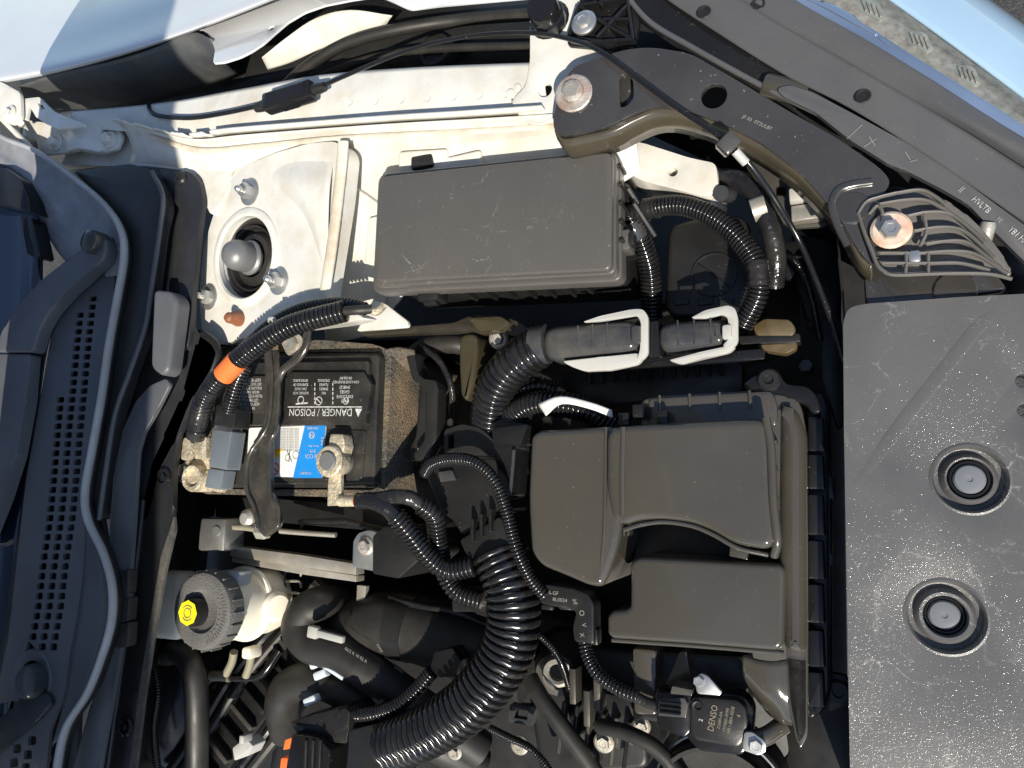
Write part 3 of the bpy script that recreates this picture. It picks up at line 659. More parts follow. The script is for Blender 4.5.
# the stay's inner side wall falls towards the engine
inn = [(553, 128), (562, 137), (582, 134), (610, 127), (634, 115), (656, 107), (682, 109), (722, 123), (762, 144), (800, 173), (838, 216), (858, 252), (872, 264)]
iw = cr([STP.at(*p) - STP.n * .0035 for p in inn], 5)
sheet('stay_side', [iw, [p + Vector((0, -.005, -.006)) for p in iw], [p + Vector((0, -.007, -.024)) for p in iw]], mat('stay_side_paint', (.055, .047, .032), .22, coat=.4, dust=.3, dcol=(.12, .10, .07)), st, 2, world_pts=True)
plate('slot_dish', [(618, 76), (626, 71), (635, 77), (636, 100), (627, 109), (618, 110)], .058, .002, M['bpaint'], st, r=.003)
bo = lathe('stay_bolt', STP.at(574, 94), STP.n, [(0, 0), (.0138, 0), (.0142, .0016), (.013, .0026), (.0085, .003), (.008, .0065), (.006, .0072), (0, .0072)], M['rust'], st, 28, label='wide rusty flange bolt')
hexhead('bolt_hex', STP.at(573, 93) + STP.n * .0028, STP.n, .0072, M['dullsteel'], bo, .005)
text('JF 50  0T2UL87', 757, 123, STP, .0034, -24, M['inkdim'], st, lift=.0006, sx=1.0)
plate('stay_pad', [(862, 200), (880, 186), (905, 186), (930, 200), (985, 262), (1010, 290), (900, 304), (866, 306), (864, 276), (872, 262), (862, 230)], .024, .008, M['bpaint'], st, r=.005, bev=.003)
lathe('pad_boss', STP.at(852, 208) + Vector((0, 0, .0003)), (0, 0, 1), [(.0, .0012), (.010, .0012), (.011, 0), (.011, -.004)], M['bpaint'], st, 24)
tube('pocket_rim', [STP.at(x, y) + STP.n * .0005 for x, y in ((848, 246), (838, 226), (832, 206), (838, 191), (852, 185), (872, 182))], 4, M['bpaint'], st, n=10, flat=.6)
lathe('pad_disc', P(955, 291, .0245), (0, 0, 1), [(.0, .0012), (.0118, .0012), (.0128, 0), (.0128, -.004)], M['bpaint'], st, 26)
# ================================================================== ribbed bumper bracket
gb = thing('bumper_bracket', 'grey ribbed plastic bumper bracket with rust-ringed bolt', 'bracket', P(925, 235, .0))
plate('bracket_base', [(860, 210), (870, 198), (890, 194), (920, 190), (938, 196), (960, 208), (985, 232), (1008, 262), (1014, 276), (985, 274), (940, 274), (895, 275), (882, 268), (872, 240)], .046, .003, M['bracket'], gb, r=.006, bev=.002)
rimp = [(858, 212), (868, 199), (888, 194)]
zb_ = .052
def rib(pts, wpx=2.0, hh=.012):
    tube('rib', [(x, y, zb_) for x, y in pts], wpx, M['bracket'], gb, n=8, flat=1.6)
for pts in ([(896, 193), (920, 190), (934, 196), (946, 205)], [(880, 204), (905, 200), (925, 200), (942, 208), (960, 220)],
            [(908, 216), (928, 212), (950, 214), (972, 230), (985, 243)], [(914, 231), (940, 227), (962, 230), (982, 246), (994, 258)],
            [(926, 244), (945, 241), (966, 242), (986, 256), (1001, 268)], [(880, 253), (920, 253), (950, 251), (975, 254), (1008, 274)],
            [(882, 263), (905, 263), (930, 263), (960, 263), (990, 270)], [(884, 272), (895, 275), (925, 274), (960, 273), (990, 274), (1012, 279)],
            [(858, 213), (866, 202), (880, 197), (896, 193)], [(858, 213), (864, 232), (872, 252), (878, 266), (888, 274)], [(869, 214), (877, 206), (882, 212), (880, 222)],
            [(924, 216), (926, 232), (920, 246)], [(906, 252), (906, 264), (905, 274)], [(928, 253), (928, 264), (928, 274)]):
    rib(pts)
bo = lathe('bracket_bolt', P(891, 231, .0505), (0, 0, 1), [(0, 0), (.0118, 0), (.0122, .002), (.0105, .0032), (0, .0032)], mat('orange_rust_ring', (.55, .46, .38), .55, var=.2, vscale=120, dust=.9, dcol=(.50, .20, .07), dscale=70), gb, 26, label='bolt flange with orange rust')
hexhead('bolt_hex', P(890, 231, .0535), (0, 0, 1), .0062, M['steel'], bo, .007)
box('square_stud', P(914, 258, .050), (.007, .008, .008), M['steel'], gb, bev=.0015)
# ================================================================== headlight and its housing bands (upper right)
hl = thing('headlight', 'headlight assembly with clear lens and dark moulded housing flange', 'headlight', P(880, 90, -.1))
def band(nm, A, B, m, steps=4, dz=0):
    return sheet(nm, [A, B], m, hl, steps)
# wide band G2, ridge G3 and outer flange
sheet('housing_flange', [[(560, -60, .058), (640, -18, .058), (690, 15, .058), (780, 72, .056), (850, 108, .054), (930, 158, .050), (1024, 222, .046), (1090, 270, .044)],
                         [(600, -60, .060), (680, -14, .060), (730, 16, .060), (800, 58, .058), (870, 98, .056), (950, 148, .052), (1024, 196, .048), (1090, 238, .046)],
                         [(660, -60, .062), (720, -16, .062), (770, 18, .062), (830, 52, .060), (900, 92, .058), (970, 134, .054), (1030, 172, .050), (1090, 210, .048)]], M['hlblack'], hl, 5)
sheet('housing_ridge', [[(658, -62, .060), (722, -14, .060), (772, 20, .060), (832, 54, .058), (902, 94, .056), (972, 136, .052), (1032, 174, .048), (1092, 212, .046)],
                        [(664, -66, .0615), (728, -20, .0615), (780, 14, .0615), (840, 46, .0605), (908, 86, .058), (978, 127, .060), (1036, 163, .056), (1096, 200, .054)],
                        [(690, -70, .0625), (752, -28, .0625), (800, 4, .0625), (858, 36, .0615), (924, 76, .0605), (990, 118, .0565), (1046, 152, .058), (1100, 188, .056)],
                        [(700, -64, .060), (760, -22, .060), (808, 10, .060), (866, 42, .058), (930, 80, .056), (996, 122, .052), (1050, 156, .048), (1106, 194, .046)]], M['hlblack'], hl, 5)
# black band to the left of it going to the top edge
sheet('housing_arm', [[(560, -50, .050), (600, -30, .050), (640, 20, .050), (700, 62, .048), (770, 92, .046)],
                      [(600, -60, .054), (640, -30, .054), (680, 8, .054), (740, 48, .052), (800, 80, .050)]], M['gloss'], hl, 5)
tube('housing_bead', [(625, -6, .058), (650, 22, .057), (690, 46, .056), (740, 74, .054), (790, 100, .052), (850, 128, .050)], 3, M['hlblack'], hl, n=8)
sheet('lens_rim', [[(720, -40, .0600), (770, -4, .0600), (812, 17, .0592), (858, 44, .060), (864, 52, .060), (920, 86, .057), (990, 130, .053), (1050, 170, .049), (1090, 196, .047)],
                   [(738, -48, .0618), (790, -12, .0618), (834, 8, .0608), (876, 32, .0600), (884, 38, .0600), (938, 72, .060), (1008, 116, .056), (1062, 154, .052), (1100, 180, .050)],
                   [(738, -46, .0592), (788, -10, .0592), (830, 11, .061), (874, 36, .059), (882, 42, .059), (936, 76, .056), (1006, 120, .052), (1060, 158, .048), (1100, 184, .046)]],
      mat('lens_rim', (.24, .32, .46), .1, metal=.6, coat=1, var=.2), hl, 5)
LZ = [[(740, -46, .060), (790, -9, .060), (832, 12, .059), (878, 38, .057), (938, 78, .054), (1008, 122, .050), (1100, 186, .044)],
      [(765, -66, .060), (812, -30, .059), (850, -6, .058), (894, 22, .055), (946, 58, .050), (1008, 102, .044), (1100, 172, .038)],
      [(790, -74, .050), (830, -42, .049), (868, -16, .047), (908, 12, .043), (958, 48, .037), (1012, 88, .030), (1108, 160, .022)]]
glass = clear_glass('lens_clear')
sheet('lens', LZ, glass, hl, 6, thick=0)
sheet('inner_bezel', [[(x, y, z - .006) for x, y, z in r] for r in LZ], M['hlinner'], hl, 5)
for (x, y, rz_) in ((876, 8, .0525), (924, 40, .0490), (972, 74, .0445)):
    LQ = [(x - 22, y - 12), (x + 2, y - 8), (x + 10, y + 8), (x + 4, y + 13), (x - 16, y + 4)]
    q0 = plate('reflector_block', LQ, rz_, .003, M['reflector'], hl, r=.003, bev=.002)
    for k in range(4):
        A, B = P(x - 14 + 5 * k, y - 8 + 2 * k, rz_ + .0006), P(x - 10 + 5 * k, y + 3 + 2 * k, rz_ + .0006); d, s_, u2 = axes(B - A)
        box('reflector_slat', (A + B) / 2, ((B - A).length, .0012, .0015), M['hlinner'], q0, (d, s_, u2), .0003, 1)
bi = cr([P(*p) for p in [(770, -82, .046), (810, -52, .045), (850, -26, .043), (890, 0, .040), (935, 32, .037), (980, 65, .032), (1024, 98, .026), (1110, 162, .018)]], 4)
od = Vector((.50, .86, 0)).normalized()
sheet('sky_painted_lens', [[p + od * a - Vector((0, 0, q)) for p in bi] for a, q in ((0, 0), (.014, .003), (.036, .012), (.054, .030), (.066, .06), (.070, .12))],
      mat('sky_painted_lens_skin', (.30, .44, .58), .10, coat=1, var=.03, rvar=.03), hl, 3, world_pts=True)  # pale blue sky light on the skin, painted into its base colour
bp = sheet('bumper', [[p + od * a - Vector((0, 0, q)) for p in bi] for a, q in ((.060, .10), (.074, .12), (.080, .2), (.06, .4))], M['fender'], None, 3, world_pts=True)
tag(bp, 'white bumper skin below the headlight', 'bumper')
fp = thing('front_filler', 'added dark filler sheet deep between support stay and headlight', 'filler sheet', P(800, 180, -.1))  # black sheet added to keep the open gap dark
sheet('filler', [[(560, -30, -.02), (700, -20, -.02), (860, 40, -.02), (1060, 180, -.02)], [(590, 60, -.03), (720, 90, -.03), (860, 170, -.03), (1060, 300, -.03)], [(640, 130, -.09), (740, 180, -.09), (840, 260, -.09), (1000, 330, -.05)]], M['black'], fp, 4)
# grey strip bracket with paint marks
sp = thing('headlight_bracket', 'long grey headlight bracket strip with chalk marks and white stamped lettering', 'bracket', P(930, 180, .0))
SPP = pl(900, 160, .050, (.02, -.10, 1))
plate('strip', [(776, 88), (790, 84), (812, 92), (850, 112), (905, 142), (960, 178), (1020, 222), (1060, 252), (1060, 296), (1015, 252), (985, 222), (968, 204), (940, 188), (905, 170), (890, 165), (850, 140), (815, 112), (782, 96)], 0, .006, M['hlblack'], sp, r=.004, bev=.002, plane=SPP)
lathe('tube_end', P(778, 88, .048), (-.8, .35, .1), [(0, -.02), (.0085, -.02), (.0085, .008), (.0075, .010), (.006, .010), (.006, .004), (0, .004)], M['airbox'], sp, 20)
text('II', 961, 190, SPP, .0056, -40, M['inkmid'], sp, lift=.0006, sx=.8)
text('HVLTB', 981, 205, SPP, .0050, -40, M['inkmid'], sp, lift=.0006, sx=.85)
text('9E', 999, 220, SPP, .0036, -40, M['inkdim'], sp, lift=.0006)
text('YB1 HA', 1018, 236, SPP, .0050, -40, M['inkmid'], sp, lift=.0006, sx=.8)
chalk = [((847, 139), (862, 125)), ((864, 147), (876, 139)), ((869, 137), (875, 146)), ((905, 152), (910, 160)), ((910, 162), (917, 160))]
for (x0, y0), (x1, y1) in chalk:
    dx, dy = (y1 - y0), -(x1 - x0); l = math.hypot(dx, dy); dx, dy = dx / l * .35, dy / l * .35
    patch('chalk_mark', [(x0 - dx, y0 - dy), (x0 + dx, y0 + dy), (x1 + dx, y1 + dy), (x1 - dx, y1 - dy)], SPP, M['inkdim'], sp, lift=.0007)
lathe('strip_clip', P(984, 240, .040), (.2, .8, .3), [(0, 0), (.0045, 0), (.0048, .008), (.004, .011), (0, .011)], M['dullsteel'], sp, 16)
lathe('painted_hole', P(863, 96, .0575), (0, 0, 1), [(0, -.0003), (.0030, -.0003), (.0032, .0004), (.0044, .0007), (.0050, 0)], [M['dark']], hl, 22)  # dark disc painted on as the shaded depth of a hole
# upper lattice bracket at the top edge
lb = thing('lattice_bracket', 'black lattice-ribbed plastic headlight mount with zinc bolt', 'bracket', P(600, 20, .03))
plate('plate', [(566, 45), (580, 10), (578, -24), (625, -24), (640, 20), (634, 48), (600, 48)], .054, .004, M['gloss'], lb, r=.004, bev=.001)
for a_, b3 in (((570, 40), (580, 8)), ((580, 8), (628, 0)), ((570, 40), (604, 44)), ((604, 44), (634, 42)), ((580, 8), (612, 30)), ((612, 30), (634, 42)), ((598, 40), (628, 8)), ((628, 0), (634, 42)), ((604, 22), (632, 22)), ((578, -12), (604, 8))):
    A, B = P(*a_, .058), P(*b3, .058); d, s_, u2 = axes(B - A)
    box('lattice_rib', (A + B) / 2, ((B - A).length, .0025, .010), M['gloss'], lb, (d, s_, u2), .0006, 1)
hexhead('lattice_bolt', P(584, 23, .063), (0, 0, 1), .0056, M['steel'], lb, .006, washer=.0098)
lathe('painted_hole', P(704, 12, .0615), (0, 0, 1), [(0, -.0003), (.0030, -.0003), (.0032, .0004), (.0044, .0007), (.0050, 0)], [M['dark']], hl, 22)  # this disc and the next also paint in a hole's dark depth
lathe('painted_hole', P(758, 4, .0615), (0, 0, 1), [(0, -.0003), (.0030, -.0003), (.0032, .0004), (.0044, .0007), (.0050, 0)], [M['dark']], hl, 22)
# ================================================================== fuse box
fb = thing('fuse_box', 'large black fuse box with scratched stepped lid', 'fuse box', P(500, 230, -.08))
zf = .048
plate('lid', [(382, 176), (612, 151), (611, 270), (375, 282)], zf, .020, M['fuse'], fb, r=.006, bev=.0022, seg=3)
plate('lid_step', [(379, 174), (615, 149), (616, 274), (373, 287)], zf - .007, .012, M['fuse'], fb, r=.007, bev=.0018, seg=3)
plate('lid_flange', [(378, 175), (619, 151), (622, 281), (372, 293)], zf - .017, .014, M['fuse'], fb, r=.008, bev=.0018, seg=3)
plate('base', [(388, 186), (616, 162), (617, 274), (386, 287)], zf - .030, .085, M['black'], fb, r=.006, bev=.002)
for x, y, dx in ((433, 297, 0),):
    A = P(x, y, .012)
    box('latch', A, (.020, .010, .020), M['black'], fb, bev=.0015); box('latch_hook', A + Vector((.001, -.006, .004)), (.012, .006, .008), M['black'], fb, bev=.001)
A = P(626, 243, .018); box('latch', A, (.010, .016, .018), M['fuse'], fb, bev=.0015)
box('latch_hook', A + Vector((.006, 0, .004)), (.005, .010, .010), M['black'], fb, bev=.001)
for k in range(5):
    y = 178 + k * 18; A = P(622 + k * .5, y, .008)
    box('base_rib', A, (.012, .003, .05), M['black'], fb, bev=.0008, seg=1)
for k in range(7):
    x = 470 + k * 20; A = P(x, 291 - k * .9, -.012)
    box('base_rib', A, (.003, .012, .03), M['black'], fb, bev=.0008, seg=1)
# inclined conduit guides at its right side
for k, (x, y) in enumerate(((626, 185), (632, 200))):
    A, B = P(x, y, .014), P(x + 22, y + 34, -.01); d, s_, u2 = axes(B - A)
    box('side_guide', (A + B) / 2, ((B - A).length, .004, .016), M['black'], fb, (d, s_, u2), .001, 1)
# ================================================================== dark reservoir behind the conduits
tk = thing('resonator_box', 'dark plastic intake box with embossed round cap mark', 'intake box', P(705, 265, -.16))
zt = -.035
plate('shell', [(668, 226), (690, 218), (740, 214), (750, 224), (754, 296), (742, 318), (672, 318), (664, 306)], zt, .12, M['black'], tk, r=.008, bev=.005, seg=3)
lathe('round_emboss', P(714, 275, zt), (0, 0, 1), [(.0165, -.001), (.0168, .0014), (.018, .0016), (.0185, -.001)], M['black'], tk, 36)
A, B = P(698, 264, zt + .001), P(730, 287, zt + .001); d, s_, u2 = axes(B - A); box('emboss_line', (A + B) / 2, ((B - A).length, .0014, .0016), M['black'], tk, (d, s_, u2), .0004, 1)
for x in (682, 706, 726): box('emboss_letter', P(x, 302, zt + .0008), (.012, .005, .0014), M['black'], tk, bev=.0005, seg=1)
# ================================================================== hinge bar under the fuse box (olive bracket)
ob = thing('harness_stay', 'olive-black steel stay bar running under the fuse box edge', 'bracket', P(470, 330, -.08))
olv = mat('olive_paint', (.050, .042, .024), .22, coat=.3, dust=.12, dcol=(.12, .09, .05), dscale=60)
olvd = mat('olive_black_paint', (.03, .027, .02), .3, coat=.3, dust=.12, dcol=(.20, .13, .07), dscale=60)
plate('stay_bar', [(360, 330), (400, 327), (455, 322), (468, 316), (480, 315), (505, 316), (518, 322), (530, 330), (545, 335), (545, 341), (520, 338), (500, 332), (480, 334), (470, 330), (455, 332), (400, 334), (362, 336)], -.012, .010, olvd, ob, r=.003, bev=.002)
plate('upright', [(459, 334), (476, 332), (478, 350), (474, 384), (466, 402), (460, 395), (458, 360)], -.022, .10, olv, ob, r=.004, bev=.004, seg=3)
plate('stay_tab', [(468, 318), (500, 316), (510, 322), (500, 330), (478, 331)], -.006, .006, olv, ob, r=.003, bev=.0015)
plate('bolt_tab', [(494, 330), (512, 324), (526, 332), (524, 348), (508, 356), (494, 350)], -.026, .006, M['gloss'], ob, r=.004)
hexhead('stay_bolt', P(499, 339, -.024), (.1, -.2, 1), .0055, M['dullsteel'], ob, .007, washer=.009)
# white gusset next to the cable end
gs = plate('gusset', [(372, 300), (384, 303), (408, 321), (408, 327), (372, 330), (356, 331), (366, 316)], -.004, .004, M['white'], body, r=.003)
# ================================================================== lever connectors
def lever_conn(label, quad, lever, z, barrel=None):
    t = thing('lever_connector', label, 'connector', P(*quad[0], z - .03), 'white lever connectors')
    plate('connector_body', quad, z, .026, M['ddgrey'], t, r=.006, bev=.009, seg=6)
    c0 = sum((P(*q, z) for q in quad), Vector()) / len(quad)
    for k in (-1, 0, 1): box('body_rib', c0 + Vector((.012 * k, .002, -.0002)), (.0015, .020, .0012), M['ddgrey'], t, bev=.0004, seg=1)
    if barrel: tube('cable_collar', [(x, y, z - .013) for x, y in barrel], 20, M['ddgrey'], t, n=24, sub=3)
    plate('lever', lever[0], z + .002, .004, M['whitep'], t, r=.003, bev=.0015)
    plate('lever', lever[1], z + .000, .006, M['whitep'], t, r=.003, bev=.0015)
    return t
t = lever_conn('dark grey connector with white locking lever on the wide conduit end', [(540, 326), (600, 320), (638, 318), (640, 352), (600, 356), (542, 361)],
           [[(582, 322), (600, 316), (633, 309), (643, 309), (648, 316), (648, 354), (642, 360), (637, 359), (640, 350), (641, 322), (637, 315), (600, 321)],
            [(562, 361), (600, 357), (637, 353), (644, 356), (638, 364), (610, 370), (584, 371), (570, 366)]], .012, [(534, 346), (548, 344)])
for x in (633, 633):
    pass
plate('lever_latch', [(631, 326), (640, 325), (640, 343), (631, 344)], .017, .008, M['ddgrey'], t, r=.002, bev=.001)
t = lever_conn('dark grey square connector with white locking lever beside the tan plug', [(656, 322), (700, 318), (726, 318), (728, 346), (700, 349), (658, 352)],
           [[(690, 318), (705, 310), (728, 305), (735, 308), (738, 318), (738, 342), (733, 348), (724, 350), (723, 344), (728, 340), (728, 318), (722, 314), (706, 318)],
            [(668, 360), (700, 352), (728, 346), (736, 346), (730, 352), (705, 358), (680, 364)]], .012)
plate('lever_latch', [(722, 325), (731, 324), (732, 338), (722, 339)], .017, .008, M['whitep'], t, r=.002, bev=.001)
plate('lever_bridge', [(648, 322), (658, 320), (660, 356), (648, 358)], .008, .02, M['gloss'], t, r=.002)
box('strap', P(690, 360, -.01), (.11, .008, .008), M['gloss'], t, bev=.001)
# tan plug
tp = thing('tan_plug', 'tan plastic wiring plug behind the air cleaner', 'connector', P(775, 335, -.05))
plate('plug_upper', [(752, 326), (764, 318), (790, 319), (796, 328), (794, 336), (756, 336)], -.012, .012, M['tan'], tp, r=.003, bev=.002)
plate('plug_lower', [(754, 342), (797, 340), (797, 348), (786, 354), (762, 350)], -.018, .012, M['tan'], tp, r=.003, bev=.002)
plate('plug_band', [(738, 336), (800, 333), (801, 342), (740, 345)], -.013, .014, M['black'], tp, r=.002, bev=.001)
# coupling clips and small brackets at right of conduits
cl = thing('harness_bracket', 'grey stamped bracket with square holes under the support stay', 'bracket', P(775, 195, -.06))
plate('bracket_plate', [(762, 150), (785, 160), (805, 190), (828, 215), (826, 226), (792, 228), (770, 215), (752, 190), (745, 160)], -.012, .004, M['engine'], cl, r=.003, holes=[[(776, 186), (786, 186), (786, 196), (776, 196)], [(794, 205), (806, 205), (806, 216), (794, 216)]])
box('tab', P(798, 197, .0), (.012, .010, .014), M['whitep'], cl, bev=.0015); box('tab', P(806, 214, -.004), (.020, .012, .010), M['dullsteel'], cl, bev=.001)
# ================================================================== hood release cable
hc_ = thing('release_cable', 'thin black hood release cable with inline junction box', 'cable', P(400, 60, .04))
tube('cable', [(149, 104, .044), (150, 111, .048), (160, 116, .050), (190, 118, .052), (225, 113, .053), (262, 105, .056)], 2.3, M['gloss'], hc_, n=8)
tube('cable', [(318, 88, .057), (345, 76, .058), (385, 59, .060), (430, 44, .062), (480, 35, .064), (530, 33, .068), (565, 38, .074), (600, 51, .082), (640, 80, .084), (680, 110, .084), (712, 131, .082), (730, 146, .078), (740, 154, .074)], 2.5, M['gloss'], hc_, n=8)
tube('cable', [(742, 156, .073), (754, 170, .066), (775, 200, .05), (800, 242, .03), (820, 290, .018), (832, 322, .010), (841, 352, .004), (846, 372, -.01)], 3.0, M['gloss'], hc_, n=8)
A, B = P(266, 105, .060), P(314, 90, .060); d, s_, u2 = axes(B - A)
jb = box('junction_box', (A + B) / 2, ((B - A).length, .017, .014), M['gloss'], hc_, (d, s_, u2), .0025)
for k in (-.2, 0, .2): box('box_rib', (A + B) / 2 + d * k * .03 + s_ * -.0085, (.006, .002, .010), M['gloss'], jb, (d, s_, u2), .0005, 1)
box('box_lid', (A + B) / 2 + u2 * .0072, ((B - A).length * .8, .012, .002), M['gloss'], jb, (d, s_, u2), .0006, 1)
lathe('box_neck', B, d, [(0, 0), (.0055, 0), (.005, .006), (.0042, .012), (0, .012)], M['black'], jb, 12)
lathe('box_neck', A, -d, [(0, 0), (.0055, 0), (.005, .006), (.0042, .012), (0, .012)], M['black'], jb, 12)
A, B = P(722, 138, .082), P(734, 150, .078); d, s_, u2 = axes(B - A)
box('cable_clip', (A + B) / 2, ((B - A).length, .013, .012), M['ddgrey'], hc_, (d, s_, u2), .0015)
A, B = P(735, 151, .078), P(746, 163, .072); tube('white_sleeve', [A, (A + B) / 2, B], 4.6, M['whitep'], hc_, n=12)
# ================================================================== battery
bt = thing('car_battery', 'black car battery with danger plate and blue and white label', 'battery', P(295, 420, -.2))
z0 = 0.0; BT = lvl(z0)
plate('case', [(209, 354), (382, 352), (376, 488), (212, 488)], z0 - .012, .17, M['batt'], bt, r=.004, bev=.002)
plate('lid', [(211, 357), (379, 354), (374, 484), (216, 485)], z0 - .001, .014, M['batt'], bt, r=.004, bev=.0025, seg=3)
plate('lid_rear', [(219, 363), (369, 361), (366, 425), (219, 426)], z0 + .0055, .008, M['batt'], bt, r=.003, bev=.0015)
plate('lid_front', [(217, 430), (366, 430), (362, 480), (216, 482)], z0 + .0005, .004, M['batt'], bt, r=.003, bev=.001)
pz = z0 + .009
p1 = plate('danger_plate', [(283, 381), (292, 372), (364, 372), (371, 384), (367, 411), (356, 420), (292, 420), (282, 410)], pz, .006, M['batt'], bt, r=.001, bev=.0008)
p2 = plate('notice_plate', [(223, 376), (268, 376), (270, 384), (268, 413), (226, 413), (222, 406)], pz, .006, M['batt'], bt, r=.001, bev=.0008)
PZ = lvl(pz)
text('\u25B2 DANGER / POISON', 325, 412, PZ, .0098, 180, M['ink'], p1, sx=.86)
def bar(x0, y0, x1, y1, wpx, pn, m, par, nm='printed_line'):
    dx, dy = (y1 - y0), -(x1 - x0); l = math.hypot(dx, dy); dx, dy = dx / l * wpx / 2, dy / l * wpx / 2
    return patch(nm, [(x0 - dx, y0 - dy), (x0 + dx, y0 + dy), (x1 + dx, y1 + dy), (x1 - dx, y1 - dy)], pn, m, par)
bar(288, 407, 362, 407, 1.0, PZ, M['ink'], p1)
for x in (315, 333):
    for k in range(5): bar(x, 383 + k * 4.6, x, 386 + k * 4.6, .9, PZ, M['ink'], p1)
for i, s_ in enumerate(('EYES', 'EXPLOSIVE', 'GASES', 'SHIELD')): text(s_, 345, 401 - i * 4.6, PZ, .0042, 180, M['ink'], p1, sx=.9)
text('CAN CAUSE BLINDNESS', 346, 382, PZ, .0036, 180, M['ink'], p1, sx=.75); text('OR INJURY', 346, 378, PZ, .0036, 180, M['ink'], p1, sx=.8)
for i, s_ in enumerate(('NO', 'SPARKS', 'FLAMES', 'SMOKING')): text(s_, 324, 393 - i * 4.2, PZ, .0038, 180, M['ink'], p1, sx=.8)
for i, s_ in enumerate(('SULFURIC ACID', 'CAN CAUSE', 'BLINDNESS OR', 'SEVERE BURNS')): text(s_, 301, 393 - i * 4.2, PZ, .0036, 180, M['ink'], p1, sx=.72)
def ring(x, y, rpx, wpx, pn, m, par, slash=False):
    c = pn.at(x, y); s = rpx * S(x, y, pn.p.z); wd = wpx * S(x, y, pn.p.z); bm = bmesh.new()
    a = [bm.verts.new(v + Vector((0, 0, .0004))) for v in disc_loop(c, s, n=22)]; b = [bm.verts.new(v + Vector((0, 0, .0004))) for v in disc_loop(c, s - wd, n=22)]
    for i in range(22): bm.faces.new((a[i - 1], a[i], b[i], b[i - 1]))
    obj('printed_ring', bm, m, par)
    if slash: bar(x - rpx * .55, y - rpx * .55, x + rpx * .55, y + rpx * .55, wpx, pn, m, par)
ring(319, 401, 4.4, .8, PZ, M['ink'], p1, True); ring(301, 400, 4, .9, PZ, M['ink'], p1); ring(346, 401, 3.6, .7, PZ, M['ink'], p1, True)
bar(296, 404, 308, 403, 1.4, PZ, M['ink'], p1)
for k in range(8):
    text(('KEEP VENT CAPS TIGHT', 'DO NOT CHARGE OVER', 'FOLLOW INSTRUCTIONS', 'WASH HANDS AFTER', 'FLUSH EYES WITH WATER', 'GET MEDICAL HELP', 'KEEP OUT OF REACH', 'OF CHILDREN')[k], 247, 380 + k * 4, PZ, .0042, 180, M['ink'], p2, sx=.78)
# paper label
LZ0 = lvl(z0 + .0008)
lb1 = plate('paper_label', [(249, 428), (326, 425), (322, 478), (246, 476)], z0 + .0012, .0012, M['label_w'], bt, r=.002, bev=0)
LP_ = lvl(z0 + .0012)
patch('blue_band', [(305, 425.5), (326, 424.8), (322, 478), (293, 478)], LP_, M['label_b'], lb1, .0003)
for k in range(9): text('BATTERY CONTENTS ARE CORROSIVE AND EXPLOSIVE', 286, 429 + k * 2.6, LP_, .0028, 180, M['inkdim'], lb1, sx=.44)
LPb = lvl(z0 + .0017)
ring(312, 435, 3.6, .8, LPb, M['ink'], lb1); text('H', 312, 435, LPb, .0056, 180, M['ink'], lb1)
text('HONDA', 313, 428, LPb, .0034, 180, M['ink'], lb1)
text('500 CCA', 313, 456, LPb, .0056, 180, M['ink'], lb1, sx=.8); text('51R', 313, 451, LPb, .0042, 180, M['ink'], lb1); text('31500-SR1', 306, 473, LPb, .0034, 180, M['ink'], lb1, sx=.9)
text('Group Size', 314, 446, LPb, .0026, 180, M['ink'], lb1)
text('100', 323, 441, LPb, .006, 270, M['ink'], lb1)
patch('warning_triangle', [(270, 449), (283, 449), (277, 459)], LP_, M['yellow2'], lb1, .0004); text('!', 276.6, 452.3, LPb, .0055, 180, M['inkdark'], lb1)
patch('warning_triangle', [(262, 449), (269, 449), (265, 458)], LP_, M['yellow2'], lb1, .0004)
ring(275, 469, 6, 1.2, LP_, M['red'], lb1, True)
for a in range(4): bar(287 + 3 * (a % 2), 450, 292 - 3 * (a % 2), 462, .6, LP_, M['inkdim'], lb1)
ring(296, 455, 4, .6, LP_, M['inkdim'], lb1); ring(288, 458, 3.4, .6, LP_, M['inkdim'], lb1)
# posts
_q = P(327, 461, .022); ppos = Vector((_q.x, _q.y, z0))
lathe('battery_post', ppos, (0, 0, 1), [(0, 0), (.0125, 0), (.0125, .004), (.0092, .005), (.0085, .022), (.0078, .023), (0, .0232)], M['lead'], bt, 26)
lathe('battery_post', P(192, 474, z0), (0, 0, 1), [(0, -.01), (.0092, -.01), (.0085, .012), (.0078, .013), (0, .0132)], M['lead'], bt, 26)
# felt jacket
fj = thing('battery_jacket', 'dusty brown felt jacket wrapped round the battery', 'battery cover', P(300, 430, -.2))
outer = [(196, 362), (208, 349), (250, 343), (320, 340), (372, 344), (388, 349), (392, 356), (384, 494), (378, 498), (205, 494), (200, 490)]
inner = [(209, 358), (250, 352), (380, 352), (383, 358), (377, 487), (372, 490), (212, 489)]
plate('felt_wall', outer, -.012, .17, M['felt'], fj, r=.004, bev=.0015, holes=[[P(x, y, -.012) for x, y in inner]])
sheet('torn_flap', [[(384, 350, -.008), (398, 349, -.010), (414, 352, -.016)], [(386, 360, -.014), (402, 358, -.020), (416, 361, -.03)], [(386, 372, -.03), (404, 372, -.04), (417, 372, -.05)]], M['felt'], fj, 5, thick=.003)
